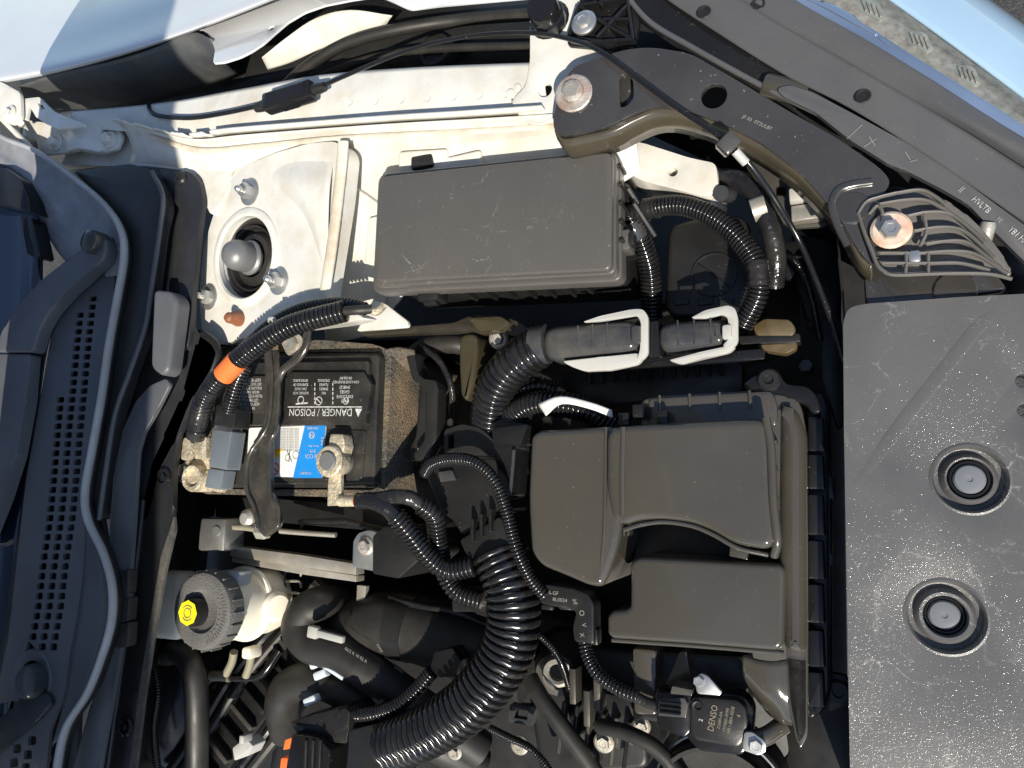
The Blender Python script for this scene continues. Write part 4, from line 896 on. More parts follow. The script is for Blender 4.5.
# ================================================================== battery tray / strap at its right
tr = thing('battery_tray', 'black plastic battery tray arm with long slot beside the felt', 'battery tray', P(425, 430, -.15))
plate('slotted_arm', [(405, 351), (414, 352), (418, 374), (424, 379), (436, 380), (438, 390), (436, 440), (426, 458), (416, 462), (413, 455), (424, 440), (426, 392), (420, 384), (412, 380), (408, 362)], -.020, .016, M['black'], tr, r=.003, bev=.002)
plate('inner_arm', [(419, 382), (426, 384), (425, 438), (414, 456), (408, 462), (408, 452), (416, 436)], -.034, .012, M['black'], tr, r=.003, bev=.002)
plate('support', [(372, 536), (384, 526), (402, 530), (420, 545), (424, 556), (398, 579), (372, 574)], -.03, .07, M['black'], tr, r=.003, bev=.002)
plate('front_lip', [(196, 494), (260, 498), (330, 503), (380, 512), (392, 520), (388, 532), (330, 527), (250, 520), (205, 516), (194, 508)], -.075, .03, M['black'], tr, r=.004, bev=.003)
for k, (x0, y0, x1, y1) in enumerate(((300, 522, 345, 521), (345, 521, 385, 530))):
    tube('lip_bead', [(x0, y0, -.055), ((x0 + x1) / 2, (y0 + y1) / 2, -.055), (x1, y1, -.055)], 3, M['black'], tr, n=8)
plate('crossbar', [(230, 546), (300, 555), (356, 564), (356, 575), (300, 567), (230, 556)], -.062, .014, M['dullsteel'], tr, r=.001, bev=.001)
plate('crossbar_upper', [(232, 556), (300, 567), (356, 576), (356, 582), (300, 574), (232, 562)], -.07, .014, M['dullsteel'], tr, r=.001, bev=.001)
ebk = plate('end_bracket', [(353, 541), (358, 533), (368, 530), (379, 533), (381, 541), (377, 572), (352, 567)], -.040, .004, M['steel'], tr, r=.003, bev=.001)
hexhead('end_bolt', P(366, 546, -.0395), (0, 0, 1), .006, M['rust'], ebk, .006, washer=.0085)
box('end_block', P(222, 534, -.055), (.036, .034, .03), M['steel'], tr, bev=.003)
lathe('block_rivet', P(217, 531, -.040), (0, 0, 1), [(0, 0), (.0055, 0), (.005, .0016), (0, .002)], M['lead'], tr, 18)
# ================================================================== hold-down
hd = thing('hold_down_clamp', 'shiny black steel battery hold-down clamp across the lid', 'clamp', P(265, 450, .0))
zc2 = .020
plate('strap', [(263, 350), (276, 350), (279, 385), (276, 428), (271, 438), (270, 492), (276, 500), (280, 520), (278, 528), (264, 538), (257, 530), (256, 516), (250, 504), (245, 494), (244, 462), (252, 444), (262, 428), (266, 400)], zc2, .005, M['clampm'], hd, r=.003, bev=.0018, seg=3)
tube('rolled_edge', [(270, 352, zc2 + .001), (272, 380, zc2 + .001), (268, 424, zc2 + .001), (252, 450, zc2 + .001), (247, 466, zc2 + .001), (247, 490, zc2 + .001), (254, 506, zc2 + .001), (259, 528, zc2)], 2.4, M['clampm'], hd, n=8)
tube('rolled_edge', [(277, 352, zc2), (279, 385, zc2), (276, 428, zc2), (270, 444, zc2), (270, 492, zc2), (278, 505, zc2), (279, 524, zc2)], 2.2, M['clampm'], hd, n=8)
tube('fork', [(277, 384, zc2 - .001), (283, 370, zc2 - .001), (298, 358, zc2 - .001), (306, 345, zc2), (308, 328, zc2 + .002)], 4.6, M['clampm'], hd, n=10, flat=.7)
tube('fork', [(270, 384, zc2 - .001), (269, 362, zc2), (268, 338, zc2 + .002)], 4, M['clampm'], hd, n=10, flat=.7)
hexhead('clamp_bolt', P(294, 345, .010), (0, 0, 1), .007, M['dullsteel'], hd, .01, washer=.011)
lathe('foot_dome', P(252, 518, -.02), (0, 0, 1), [(0, .012), (.005, .0115), (.0085, .008), (.010, 0), (.0105, -.02)], M['dullsteel'], hd, 20)
tube('rod', [(234, 527, -.012), (248, 528, -.012), (264, 531, -.012)], 3.0, M['pipe'], hd, n=12, sub=3)
lathe('rod_nut', P(262, 531, -.012), (1, -.05, .02), [(0, -.004), (.008, -.004), (.008, .006), (.005, .008), (0, .008)], M['dullsteel'], hd, 6)
tube('rod', [(280, 531, -.04), (305, 533, -.045), (336, 535, -.05)], 2.6, M['dullsteel'], hd, n=12, sub=3)
# ================================================================== terminal clamps
tc = thing('terminal_clamp', 'corroded brass terminal clamp and lug on the battery post by the blue label', 'battery clamp', P(333, 470, .0))
lathe('clamp_ring', ppos, (0, 0, 1), [(.0088, .006), (.0138, .006), (.0142, .008), (.0142, .019), (.0130, .0205), (.0088, .0205)], M['brass'], tc, 28)
plate('clamp_ears', [(330, 434), (343, 434), (345, 446), (342, 456), (331, 455), (328, 446)], .016, .013, M['brass'], tc, r=.002, bev=.0015)
plate('lug_strap', [(329, 470), (341, 470), (341, 495), (357, 497), (357, 505), (327, 506), (328, 486)], .012, .004, M['brass'], tc, r=.001, bev=.001)
tube('lug_barrel', [(340, 501, .012), (350, 501, .012), (358, 501, .012)], 5.6, M['brass'], tc, n=14, sub=3)
tube('orange_sleeve', [(356, 501, .012), (359, 501, .012), (361, 501, .012)], 6, M['orange'], tc, n=14, sub=3)
tc2 = thing('terminal_clamp', 'corroded terminal clamp with grey current sensor at the bulkhead side', 'battery clamp', P(200, 465, .0))
lathe('washer_disc', P(187, 449, .018), (-.2, 0, 1), [(0, -.004), (.0105, -.004), (.0115, 0), (.0108, .0022), (.007, .003), (0, .003)], M['brass'], tc2, 24)
lathe('post_ring', P(195, 478, .014), (0, 0, 1), [(0, -.004), (.013, -.006), (.0135, .002), (.012, .005), (.009, .0045), (.008, .001), (0, .001)], M['brass'], tc2, 24)
plate('clamp_plate', [(178, 466), (190, 458), (208, 456), (210, 470), (206, 492), (192, 492), (180, 480)], .010, .008, M['brass'], tc2, r=.003, bev=.0015)
plate('crimp', [(194, 436), (206, 436), (206, 459), (194, 459)], .022, .011, M['brass'], tc2, r=.002, bev=.003)
hexhead('clamp_nut', P(181, 470, .012), (-.9, 0, .4), .006, M['brass'], tc2, .012, stud=.006)
plate('sensor_body', [(212, 427), (232, 431), (226, 470), (209, 467)], .026, .018, M['sensor'], tc2, r=.002, bev=.002)
plate('sensor_foot', [(208, 468), (224, 470), (220, 490), (204, 487)], .020, .016, M['sensor'], tc2, r=.002, bev=.002)
plate('sensor_plate', [(205, 470), (226, 474), (221, 493), (202, 489)], .012, .006, M['brass'], tc2, r=.003, bev=.0012)
plate('sensor_plug', [(216, 404), (236, 408), (234, 428), (213, 425)], .032, .02, M['black'], tc2, r=.002, bev=.002)
plate('sensor_neck', [(214, 421), (229, 424), (228, 432), (213, 430)], .029, .018, M['ddgrey'], tc2, r=.001, bev=.001)
# ================================================================== battery cables
def cable(label, pts, rpx, corr=None, m='conduit', name='corrugated_conduit', cat='conduit', n=14, extra=None, group=None, sub=8):
    mid = pts[len(pts) // 2]
    t = thing(name, label, cat, P(*mid) - Vector((0, 0, .01)), group)
    tube('sleeve', pts, rpx, M[m], t, corr, n, sub=sub)
    return t
c5 = cable('thick corrugated battery cable with orange band arching over the battery', [(197, 432, .030), (203, 404, .040), (214, 385, .048), (236, 362, .056), (262, 342, .060), (295, 324, .060), (345, 311, .054)], 9.5, (4.6, .13))
tube('orange_band', [(224, 375, .0525), (231, 367.5, .055), (238, 360, .0565)], 11, M['orange'], c5, n=18, sub=4)
tube('taped_end', [(196, 436, .026), (199, 420, .035), (205, 400, .0405), (213, 387, .047)], 9.8, M['tape'], c5, n=14, noise=.08)
tube('cable_core', [(345, 311, .054), (358, 310, .052), (372, 309, .046)], 5, M['rubber'], c5, n=10)
tube('ring_lug', [(368, 308, .046), (376, 312, .044), (384, 305, .040)], 4, M['brass'], c5, n=10)
c6 = cable('thinner corrugated cable behind the orange-banded battery cable', [(226, 372, .040), (246, 348, .046), (272, 324, .048), (305, 308, .048), (340, 304, .046), (366, 309, .042)], 6, (3.4, .14))
box('white_tie', P(272, 320, .056), (.007, .005, .004), M['whitep'], c6, bev=.001)
cable('slim corrugated lead rising from the grey sensor plug', [(228, 412, .034), (232, 398, .040), (238, 380, .044), (246, 366, .044)], 6, (3.6, .15))
c8 = cable('corrugated ground cable leaving the lug towards the harness box', [(395, 515, .008), (410, 533, .0), (428, 556, -.010), (448, 570, -.018), (474, 566, -.022)], 9.5, (4.4, .12))
tube('taped_end', [(358, 501, .012), (372, 501, .012), (386, 507, .011), (398, 519, .006)], 8.5, M['tape'], c8, n=14, noise=.1)
c9 = cable('second corrugated ground cable curving below the first', [(420, 504, .0), (434, 516, -.010), (438, 540, -.022), (444, 570, -.032), (458, 592, -.036), (482, 601, -.038)], 9.0, (4.4, .12))
tube('taped_end', [(372, 500, .010), (392, 497, .010), (410, 498, .006), (424, 507, -.004)], 7.5, M['tape'], c9, n=14, noise=.1)
plate('cable_boot', [(452, 588), (486, 588), (488, 612), (452, 612)], -.042, .02, M['black'], c9, r=.003)
# ================================================================== air cleaner
ab = thing('air_cleaner', 'glossy dark olive plastic air cleaner housing with moulded intake duct', 'air cleaner', P(700, 520, -.15))
A_ = M['airbox']
plate('rear_housing', [(640, 400), (660, 396), (770, 390), (790, 394), (801, 404), (806, 430), (808, 560), (808, 735), (798, 748), (788, 700), (782, 560), (776, 530), (700, 520), (640, 516)], .000, .10, A_, ab, r=.006, bev=.0035, seg=3)
plate('top_shelf', [(648, 398), (772, 390), (778, 404), (778, 425), (648, 432)], .004, .02, A_, ab, r=.004, bev=.003)
# snorkel: left chamber and duct
plate('left_chamber', [(530, 436), (538, 430), (608, 426), (622, 428), (622, 520), (618, 545), (608, 575), (602, 588), (588, 586), (560, 574), (540, 566), (530, 552), (527, 500)], .014, .08, A_, ab, r=.008, bev=.006, seg=6)
plate('intake_duct', [(606, 427), (640, 424), (769, 417), (773, 500), (776, 552), (735, 545), (712, 531), (690, 523), (660, 520), (640, 521), (624, 526), (612, 518), (606, 495)], .024, .05, A_, ab, r=.009, bev=.006, seg=6)
tube('duct_seam', [(623, 427, .025), (622, 470, .0255), (622, 515, .025)], 2.2, A_, ab, n=8, flat=.6)
tube('duct_lip', [(766, 418, .022), (771, 450, .022), (773, 500, .022), (777, 540, .020), (774, 556, .014)], 4.5, A_, ab, n=12)
tube('duct_lip', [(624, 530, .020), (640, 525, .021), (664, 522, .021), (692, 526, .021), (714, 535, .021), (738, 548, .020), (768, 555, .016)], 2.4, A_, ab, n=8)
for x in (622, 626, 630): box('duct_tab', P(x, 532, .004), (.0016, .005, .012), A_, ab, bev=.0004, seg=1)
tube('chamber_seam', [(606, 428, .0155), (605, 480, .0155), (604, 530, .0155), (600, 580, .013)], 1.4, A_, ab, n=6, flat=.7)
for y in (442, 470, 498): box('duct_rib', P(775, y, .012), (.004, .002, .02), A_, ab, bev=.0006, seg=1)
for x in (660, 690, 720, 750): box('shelf_rib', P(x, 404 - (x - 660) * .05, .004), (.002, .014, .004), A_, ab, bev=.0006, seg=1)
plate('lid_catch', [(730, 546), (748, 550), (747, 560), (729, 556)], .012, .012, A_, ab, r=.001, bev=.0008)
# lower lid
plate('lower_lid', [(640, 557), (786, 564), (784, 652), (700, 645), (612, 639), (607, 634), (607, 612), (626, 610), (630, 606), (630, 562)], .010, .05, A_, ab, r=.005, bev=.0042, seg=5)
plate('lid_slope', [(779, 398), (798, 408), (807, 430), (808, 656), (784, 654), (777, 560)], .006, .06, A_, ab, r=.009, bev=.010, seg=6)
tube('lid_rim', [(612, 640, .003), (700, 646, .003), (784, 653, .003)], 2.5, A_, ab, n=8)
plate('front_wall', [(786, 655), (807, 656), (808, 736), (800, 750), (793, 720), (787, 700)], .0, .06, A_, ab, r=.003, bev=.003)
plate('front_wall', [(632, 648), (656, 650), (656, 716), (634, 714)], -.028, .06, A_, ab, r=.003, bev=.003)
plate('front_shelf', [(636, 650), (744, 656), (750, 690), (744, 740), (640, 720)], -.055, .05, M['black'], ab, r=.004, bev=.003)
plate('front_gusset', [(680, 652), (686, 652), (694, 690), (664, 688)], -.034, .03, A_, ab, r=.001, bev=.001)
sheet('front_cheek', [[(742, 656, .0), (756, 660, .002), (774, 662, .003), (788, 660, .0)], [(744, 680, -.006), (760, 690, .0), (776, 694, .002), (790, 694, .0)], [(760, 705, -.03), (770, 716, -.02), (784, 724, -.01), (794, 726, -.006)]], A_, ab, 5, thick=.003)
tube('cheek_tube', [(748, 740, -.018), (766, 736, -.02), (784, 724, -.026)], 9, A_, ab, n=14)
# side clips: rail with stepped fins
plate('side_rail', [(806, 398), (822, 392), (830, 404), (832, 560), (832, 690), (824, 712), (808, 720)], -.020, .08, M['gloss'], ab, r=.004, bev=.002)
for k, (ya, yb) in enumerate(((416, 452), (454, 490), (494, 536), (540, 580), (584, 624), (630, 668), (672, 708))):
    plate('side_fin', [(808, ya), (824, ya + 1), (826, yb), (808, yb - 1)], -.010, .03, M['gloss'], ab, r=.002, bev=.0015)
plate('fin_tab', [(828, 476), (835, 478), (835, 500), (828, 498)], -.02, .006, M['gloss'], ab, r=.001)
plate('clamp_arm', [(742, 384), (756, 374), (778, 370), (786, 384), (808, 386), (818, 396), (822, 412), (812, 414), (806, 404), (780, 398), (750, 396)], .000, .012, M['gloss'], ab, r=.004, bev=.002)
lathe('clip_screw', P(769, 380, .001), (0, 0, 1), [(0, .001), (.003, .001), (.0035, .003), (.007, .003), (.0085, .001), (.0085, -.003)], M['black'], ab, 20)
plate('foot_tab', [(826, 672), (848, 676), (850, 706), (828, 712)], -.030, .006, M['black'], ab, r=.003)
lathe('clip_screw', P(838, 692, -.030), (0, 0, 1), [(0, .001), (.003, .001), (.0035, .003), (.007, .003), (.0085, .001), (.0085, -.003)], M['black'], ab, 20)
for x, y in ((664, 418), (640, 412), (626, 420)): box('top_catch', P(x, y, .006), (.008, .010, .016), M['gloss'], ab, bev=.001)
# back skirt under the connectors
plate('inner_floor', [(640, 516), (776, 528), (784, 560), (700, 566), (632, 566)], -.045, .02, M['dark'], ab)
plate('rear_skirt', [(560, 372), (640, 366), (742, 362), (742, 392), (650, 400), (570, 410)], -.05, .06, M['black'], ab, r=.004)
for k in range(12): box('skirt_rib', P(590 + k * 12, 376 - k * .8, -.048), (.0025, .014, .006), M['black'], ab, bev=.0006, seg=1)
# ================================================================== mass air flow sensor
mf = thing('airflow_sensor', 'small black airflow sensor with printed numbers and two zinc screws', 'sensor', P(715, 718, -.05))
mz = -.008; MP = lvl(mz)
plate('sensor_head', [(692, 697), (738, 700), (746, 708), (748, 724), (744, 740), (738, 748), (696, 741), (690, 734), (690, 704)], mz, .014, M['black'], mf, r=.003, bev=.002)
plate('sensor_flange', [(692, 688), (744, 696), (754, 710), (752, 740), (742, 756), (700, 752), (686, 738)], mz - .010, .018, M['gloss'], mf, r=.004, bev=.002)
text('DENSO', 713, 718, MP, .0062, 80, M['inkgold'], mf, sx=.9)
text('22680-AA', 720, 720, MP, .0030, 80, M['inkgold'], mf); text('MR1-88A-0038', 731, 720, MP, .0034, 80, M['inkgold'], mf, sx=.9); text('197400-2090', 726, 720, MP, .0032, 80, M['inkgold'], mf); text('4', 739, 716, MP, .004, 80, M['inkgold'], mf)
text('2', 701, 720, MP, .004, 80, M['ink'], mf)
lathe('head_dimple', P(698, 706, mz), (0, 0, 1), [(0, -.0004), (.0022, -.0004), (.0026, .0012), (.0036, .0014), (.004, -.001)], M['black'], mf, 18)
t1 = plate('screw_tab', [(694, 680), (700, 673), (708, 676), (722, 692), (720, 696), (697, 694)], -.006, .003, M['steel'], mf, r=.002, bev=.0008)
hexhead('tab_screw', P(699, 681, -.006), (0, 0, 1), .0042, M['steel'], t1, .003)
t2 = plate('screw_tab', [(744, 732), (752, 732), (766, 742), (766, 752), (758, 756), (742, 750)], -.006, .003, M['steel'], mf, r=.002, bev=.0008)
hexhead('tab_screw', P(756, 746, -.006), (0, 0, 1), .0048, M['steel'], t2, .003)
cn = thing('sensor_plug', 'black wiring plug pushed into the airflow sensor', 'connector', P(672, 712, -.05))
plate('plug_body', [(655, 692), (692, 694), (690, 732), (684, 738), (657, 728)], -.010, .024, M['gloss'], cn, r=.002, bev=.002)
plate('plug_clip', [(658, 700), (684, 698), (688, 704), (686, 718), (658, 716)], -.004, .008, M['ddgrey'], cn, r=.001, bev=.001)
for y in (703, 708, 713): box('plug_rib', P(670, y, -.002), (.016, .0015, .003), M['gloss'], cn, bev=.0004, seg=1)
plate('plug_shroud', [(672, 686), (692, 690), (692, 696), (670, 694)], -.006, .02, M['ddgrey'], cn, r=.001, bev=.002)
# air pipe below the sensor
ap = thing('intake_pipe', 'round rubber intake pipe mouth below the airflow sensor', 'hose', P(720, 775, -.14))
lathe('pipe', P(722, 800, -.10), (0, 0, 1), [(.052, -.05), (.052, .03), (.050, .034), (.047, .034), (.046, .02), (0, .02)], M['rubber'], ap, 44)
lathe('hose_clamp', P(722, 800, -.09), (0, 0, 1), [(.0525, .0), (.054, .0), (.054, .010), (.0525, .010)], M['steel'], ap, 44)
# ================================================================== L-shaped harness guide
lg = thing('harness_guide', 'black L-shaped harness guide with embossed marks', 'harness guide', P(575, 610, -.05))
LG = lvl(-.020)
plate('guide', [(538, 588), (545, 584), (575, 589), (588, 594), (594, 604), (594, 645), (574, 642), (572, 628), (576, 612), (568, 609), (540, 604)], -.020, .018, M['black'], lg, r=.003, bev=.002)
for x, y, a in ((552, 593, -6), (560, 600, -6)): text('PA-GF' if y < 598 else '8L0024', x, y, LG, .0042, a, M['inkdim'], lg)
ring(582, 613, 2.6, .7, LG, M['inkdim'], lg)
text('%', 575, 602, LG, .006, 0, M['inkdim'], lg); text('V', 584, 625, LG, .005, -80, M['inkdim'], lg); text('X', 582, 635, LG, .005, -80, M['inkdim'], lg)
for x in (548, 566): box('guide_tooth', P(x, 607, -.024), (.010, .004, .006), M['black'], lg, bev=.001)
box('guide_catch', P(596, 636, -.03), (.006, .012, .012), M['black'], lg, bev=.001)
# ================================================================== corrugated conduits
CB = 'conduit'
cable('widest glossy corrugated harness conduit sweeping down from the harness box', [(388, 746, -.060), (425, 732, -.050), (466, 706, -.042), (498, 668, -.038), (513, 628, -.036), (511, 588, -.034), (497, 550, -.034)], 25, (8.2, .11), n=28)
c = cable('wide corrugated conduit bending down from the first lever connector', [(540, 347, -.002), (522, 358, -.004), (505, 374, -.010), (494, 396, -.022), (488, 428, -.045)], 19.5, (6.8, .07), n=24)
c = cable('corrugated conduit arching from the fuse box corner to the square connector', [(634, 214, -.002), (655, 207, .004), (684, 206, .008), (714, 218, .010), (740, 240, .010), (757, 268, .008), (757, 296, .004), (742, 326, -.004)], 9.6, (4.0, .14), n=16)
tube('taped_end', [(632, 215, -.003), (644, 210, .001), (658, 207, .005)], 10.6, M['tape'], c, n=14, noise=.12)
tube('taped_end', [(757, 262, .009), (758, 275, .0085), (758, 286, .007)], 10.6, M['tape'], c, n=14, noise=.12)
c = cable('taped harness branch beside the arching conduit', [(722, 178, -.004), (738, 180, .004), (756, 196, .006), (768, 222, .004), (776, 256, -.004), (774, 286, -.016)], 10, None, 'tape', 'taped_harness', 'harness', n=14, sub=10)
tube('clip_band', [(752, 211, .007), (760, 208, .007), (766, 206, .007)], 12, M['dullsteel'], c, n=16, sub=3)
lathe('clip_knob', P(724, 194, .006), (-.2, -.3, 1), [(0, .008), (.006, .008), (.0065, .004), (.0065, -.012)], M['ddgrey'], c, 16)
tube('clip_pin', [(700, 201, .0), (712, 197, .002), (722, 192, .004)], 2.6, M['dullsteel'], c, n=8)
c = cable('dark corrugated conduit dropping beside the fuse box', [(628, 214, .000), (640, 238, -.014), (650, 272, -.03), (652, 318, -.05)], 10, (4, .12), n=14)
tube('clip_band', [(630, 222, -.004), (635, 230, -.008), (638, 236, -.012)], 11.5, M['ddgrey'], c, n=16, sub=3)
cable('slim corrugated conduit looping from the harness box down to the L-shaped guide', [(424, 474, -.020), (432, 464, -.010), (450, 459, -.002), (474, 462, .002), (494, 480, .002), (506, 510, -.002), (516, 548, -.006), (530, 578, -.014), (545, 596, -.020)], 5.8, (3.6, .15))
c = cable('slim corrugated lead from the L-shaped guide to the airflow sensor plug', [(584, 640, -.026), (588, 656, -.024), (598, 674, -.020), (618, 689, -.018), (638, 697, -.018)], 6, (3.8, .15))
tube('taped_end', [(634, 696, -.018), (646, 702, -.018), (658, 706, -.018)], 5.6, M['tape'], c, n=12, noise=.1)
c = cable('slim corrugated lead to the plug on the intake pipe', [(345, 716, -.060), (370, 714, -.058), (396, 706, -.056), (416, 690, -.054), (432, 672, -.052)], 6.6, (3.8, .14))
plate('lead_plug', [(434, 652), (452, 648), (460, 660), (456, 676), (438, 678), (430, 668)], -.052, .02, M['gloss'], c, r=.002)
c = cable('dark corrugated conduit with white paper tag behind the air cleaner', [(500, 440, -.05), (510, 420, -.03), (530, 406, -.018), (560, 404, -.014), (590, 412, -.018), (615, 426, -.03)], 12, (4.6, .12), n=18)
sheet('paper_tag', [[(538, 404, .004), (560, 396, .006), (590, 402, .004), (612, 410, .000)], [(546, 416, .004), (562, 404, .007), (590, 409, .005), (613, 418, .000)]], M['label_w'], c, 4, thick=.0004)
cable('dark corrugated conduit looping tightly behind the wide bend', [(502, 432, -.06), (504, 410, -.045), (514, 394, -.035), (536, 386, -.032), (556, 392, -.04)], 9, (4, .12), n=14)
# ================================================================== harness box in the middle
hb_ = thing('harness_box', 'black angular harness junction cover between battery and air cleaner', 'harness cover', P(470, 500, -.14))
plate('upper_plate', [(444, 430), (462, 424), (480, 428), (494, 440), (496, 456), (444, 454)], -.022, .03, M['black'], hb_, r=.004, bev=.002, holes=[[(448, 436), (454, 434), (454, 448), (448, 448)]])
plate('main_plate', [(425, 470), (440, 462), (494, 458), (508, 470), (510, 510), (500, 516), (462, 536), (452, 520), (440, 512)], -.030, .04, M['black'], hb_, r=.004, bev=.002)
plate('conduit_mouth', [(459, 540), (500, 516), (512, 540), (514, 552), (470, 566)], -.022, .035, M['black'], hb_, r=.003, bev=.002)
plate('side_arm', [(490, 424), (500, 418), (528, 424), (524, 444), (516, 448), (512, 496), (500, 502), (496, 460)], -.018, .03, M['gloss'], hb_, r=.003, bev=.002)
plate('side_cap', [(494, 428), (528, 424), (520, 446), (492, 444)], -.006, .012, M['gloss'], hb_, r=.002, bev=.002)
tube('edge_highlight_bead', [(514, 450, -.014), (512, 475, -.014), (510, 496, -.014)], 2, M['ddgrey'], hb_, n=8)
plate('left_plate', [(412, 466), (432, 462), (446, 480), (452, 520), (440, 530), (418, 500)], -.05, .03, M['black'], hb_, r=.004)
plate('clip_hole_tab', [(438, 472), (452, 470), (456, 480), (440, 482)], -.026, .006, M['ddgrey'], hb_, r=.001)
for k in range(3): box('cover_rib', P(474 + 9 * k, 530 - 5 * k, -.022), (.003, .02, .010), M['black'], hb_, bev=.0008, seg=1)
# ================================================================== brake fluid reservoir
br = thing('brake_reservoir', 'milky white brake fluid reservoir with black ribbed cap and yellow sticker', 'reservoir', P(215, 612, -.16))
rc0 = P(203, 611, -.018)
AX = Vector((0, 0, 1))
lathe('tank_neck', rc0, AX, [(0, -.066), (.030, -.066), (.0345, -.060), (.0355, -.046), (.0345, -.034), (.0335, -.014), (0, -.014)], M['tank'], br, 44)
lathe('tank_flange', rc0, AX, [(.033, -.060), (.0385, -.060), (.0395, -.057), (.0385, -.054), (.033, -.054)], M['tank'], br, 44)
lathe('tank_body', rc0 + Vector((.002, 0, 0)), AX, [(0, -.098), (.026, -.098), (.033, -.092), (.035, -.080), (.034, -.064), (0, -.064)], M['tank'], br, 40)
box('fluid_chamber', P(174, 604, -.050), (.045, .070, .03), M['tank'], br, bev=.008, seg=3)
lathe('end_knob', P(274, 606, -.08), (.9, 0, .4), [(.0, .012), (.012, .011), (.0155, .007), (.016, -.01)], M['tank'], br, 24)
box('neck_tab', P(236, 577, -.045), (.026, .014, .02), mat('clear_grey_tab', (.35, .37, .40), .3), br, bev=.003)
box('outlet', P(252, 652, -.085), (.012, .012, .02), M['tank'], br, bev=.003)
bm = bmesh.new(); capR = .0385
bm_lathe(bm, rc0, AX, [(.0355, -.016), (capR, -.016), (capR, -.002), (capR - .0015, .0015), (.034, .003), (.0215, .003), (.0200, .0005), (.0165, -.0015), (0, -.0015)], 44)
cap_ = obj('cap', bm, M['cap'], br)
for k in range(20):
    a = 2 * math.pi * k / 20; d = Vector((math.cos(a), math.sin(a), 0))
    box('cap_rib', rc0 + d * (capR + .0004) + Vector((0, 0, -.008)), (.0025, .0022, .0145), M['cap'], cap_, (d, Vector((-d.y, d.x, 0)), AX), .0006, 1)
lathe('cap_boss', rc0 + Vector((-.009, -.001, -.0015)), AX, [(.0150, 0), (.0140, .006), (.0125, .0110), (0, .0110)], M['black'], cap_, 28)
YP = Plane(rc0 + Vector((-.009, -.001, .0097)), AX); yc = YP.p
bm = bmesh.new(); bm.faces.new([bm.verts.new(p + Vector((0, 0, .0012))) for p in disc_loop(yc, .0124, n=8)])
ys = obj('yellow_sticker', bm, M['yellow'], cap_)
for R_, w_ in ((.0042, .0008), (.0068, .0008)):
    bm = bmesh.new()
    for seg_ in ((-.9, .9), (math.pi - .9, math.pi + .9)) if R_ > .005 else ((0, 2 * math.pi),):
        k = 14; a0, a1 = seg_
        prev = None
        for i in range(k + 1):
            a = a0 + (a1 - a0) * i / k + math.pi / 2; d = Vector((math.cos(a), math.sin(a), 0))
            cur = (bm.verts.new(yc + d * R_ + Vector((0, 0, .0016))), bm.verts.new(yc + d * (R_ + w_) + Vector((0, 0, .0016))))
            if prev: bm.faces.new((prev[0], cur[0], cur[1], prev[1]))
            prev = cur
    obj('printed_symbol', bm, M['inkdark'], ys)
for i in range(26):
    a = -1.2 + 2.6 * i / 25; d = Vector((math.cos(a), math.sin(a), 0)); s_ = Vector((-d.y, d.x, 0))
    box('cap_letter', rc0 + d * .0305 + Vector((0, 0, .0031)), (.0045, .0011, .0007), M['cap'], cap_, (d, s_, AX), 0)
    if i % 2: box('cap_letter', rc0 + d * .0250 + Vector((0, 0, .0031)), (.003, .0010, .0007), M['cap'], cap_, (d, s_, AX), 0)
# ================================================================== hoses
def hose(label, pts, rpx, m='rubber', n=20, name='rubber_hose', sub=10):
    t = thing(name, label, 'hose', P(*pts[len(pts) // 2]) - Vector((0, 0, .012)))
    tube('hose', pts, rpx, M[m], t, None, n, sub=sub); return t
h = hose('matt black vacuum hose bent below the brake reservoir', [(168, 654, -.070), (178, 652, -.060), (190, 664, -.054), (196, 690, -.056), (197, 730, -.062), (196, 790, -.075)], 11.5)
lathe('elbow_collar', P(170, 655, -.072), (-.8, .1, .4), [(0, -.004), (.011, -.004), (.012, .008), (.010, .010), (0, .010)], M['black'], h, 18)
h1 = hose('upper heater hose with bend and white clip', [(336, 604, -.12), (322, 604, -.095), (306, 612, -.085), (300, 628, -.082), (312, 644, -.082), (338, 652, -.085), (366, 670, -.092), (398, 692, -.105), (440, 722, -.13), (480, 750, -.16)], 19)
A, B = P(314, 632, -.062), P(344, 640, -.062); d, s_, u2 = axes(B - A)
box('hose_clip', (A + B) / 2, ((B - A).length, .007, .006), M['whitep'], h1, (d, s_, u2), .0015); box('clip_ear', A, (.012, .012, .008), M['whitep'], h1, (d, s_, u2), .002)
HP = lvl(-.066); text('06/2 K 10 02 A', 356, 655, HP, .0045, -32, M['inkdim'], h1)
h2 = hose('lower heater hose with pale blue clips', [(286, 730, -.15), (282, 706, -.115), (288, 688, -.105), (308, 680, -.102), (336, 686, -.105), (366, 704, -.112), (398, 722, -.122), (440, 744, -.14), (480, 766, -.17)], 18)
for x, y in ((318, 663), (322, 674), (312, 700)):
    box('hose_clip', P(x, y, -.078), (.016, .008, .010), M['iceblue'], h2, (Vector((.9, .4, 0)), Vector((-.4, .9, 0)), AX), .002)
tube('hose_clip', [(322, 664, -.076), (332, 670, -.074), (344, 678, -.076)], 3, M['iceblue'], h2, n=8)
h3 = hose('fat intake tube with rubber band passing under the conduits', [(330, 670, -.15), (352, 636, -.125), (382, 624, -.115), (420, 630, -.115), (470, 648, -.12), (530, 668, -.125)], 32, n=28)
tube('clamp_band', [(398, 625, -.114), (408, 627, -.114), (416, 629, -.114)], 33, M['black'], h3, n=28, sub=3)
lathe('sensor_bolt', P(468, 664, -.088), (0, 0, 1), [(0, .002), (.005, .002), (.0065, 0), (.0065, -.01)], M['gloss'], h3, 16)
plate('sensor_mount', [(446, 640), (480, 650), (486, 672), (462, 682), (442, 670)], -.092, .02, M['gloss'], h3, r=.003)
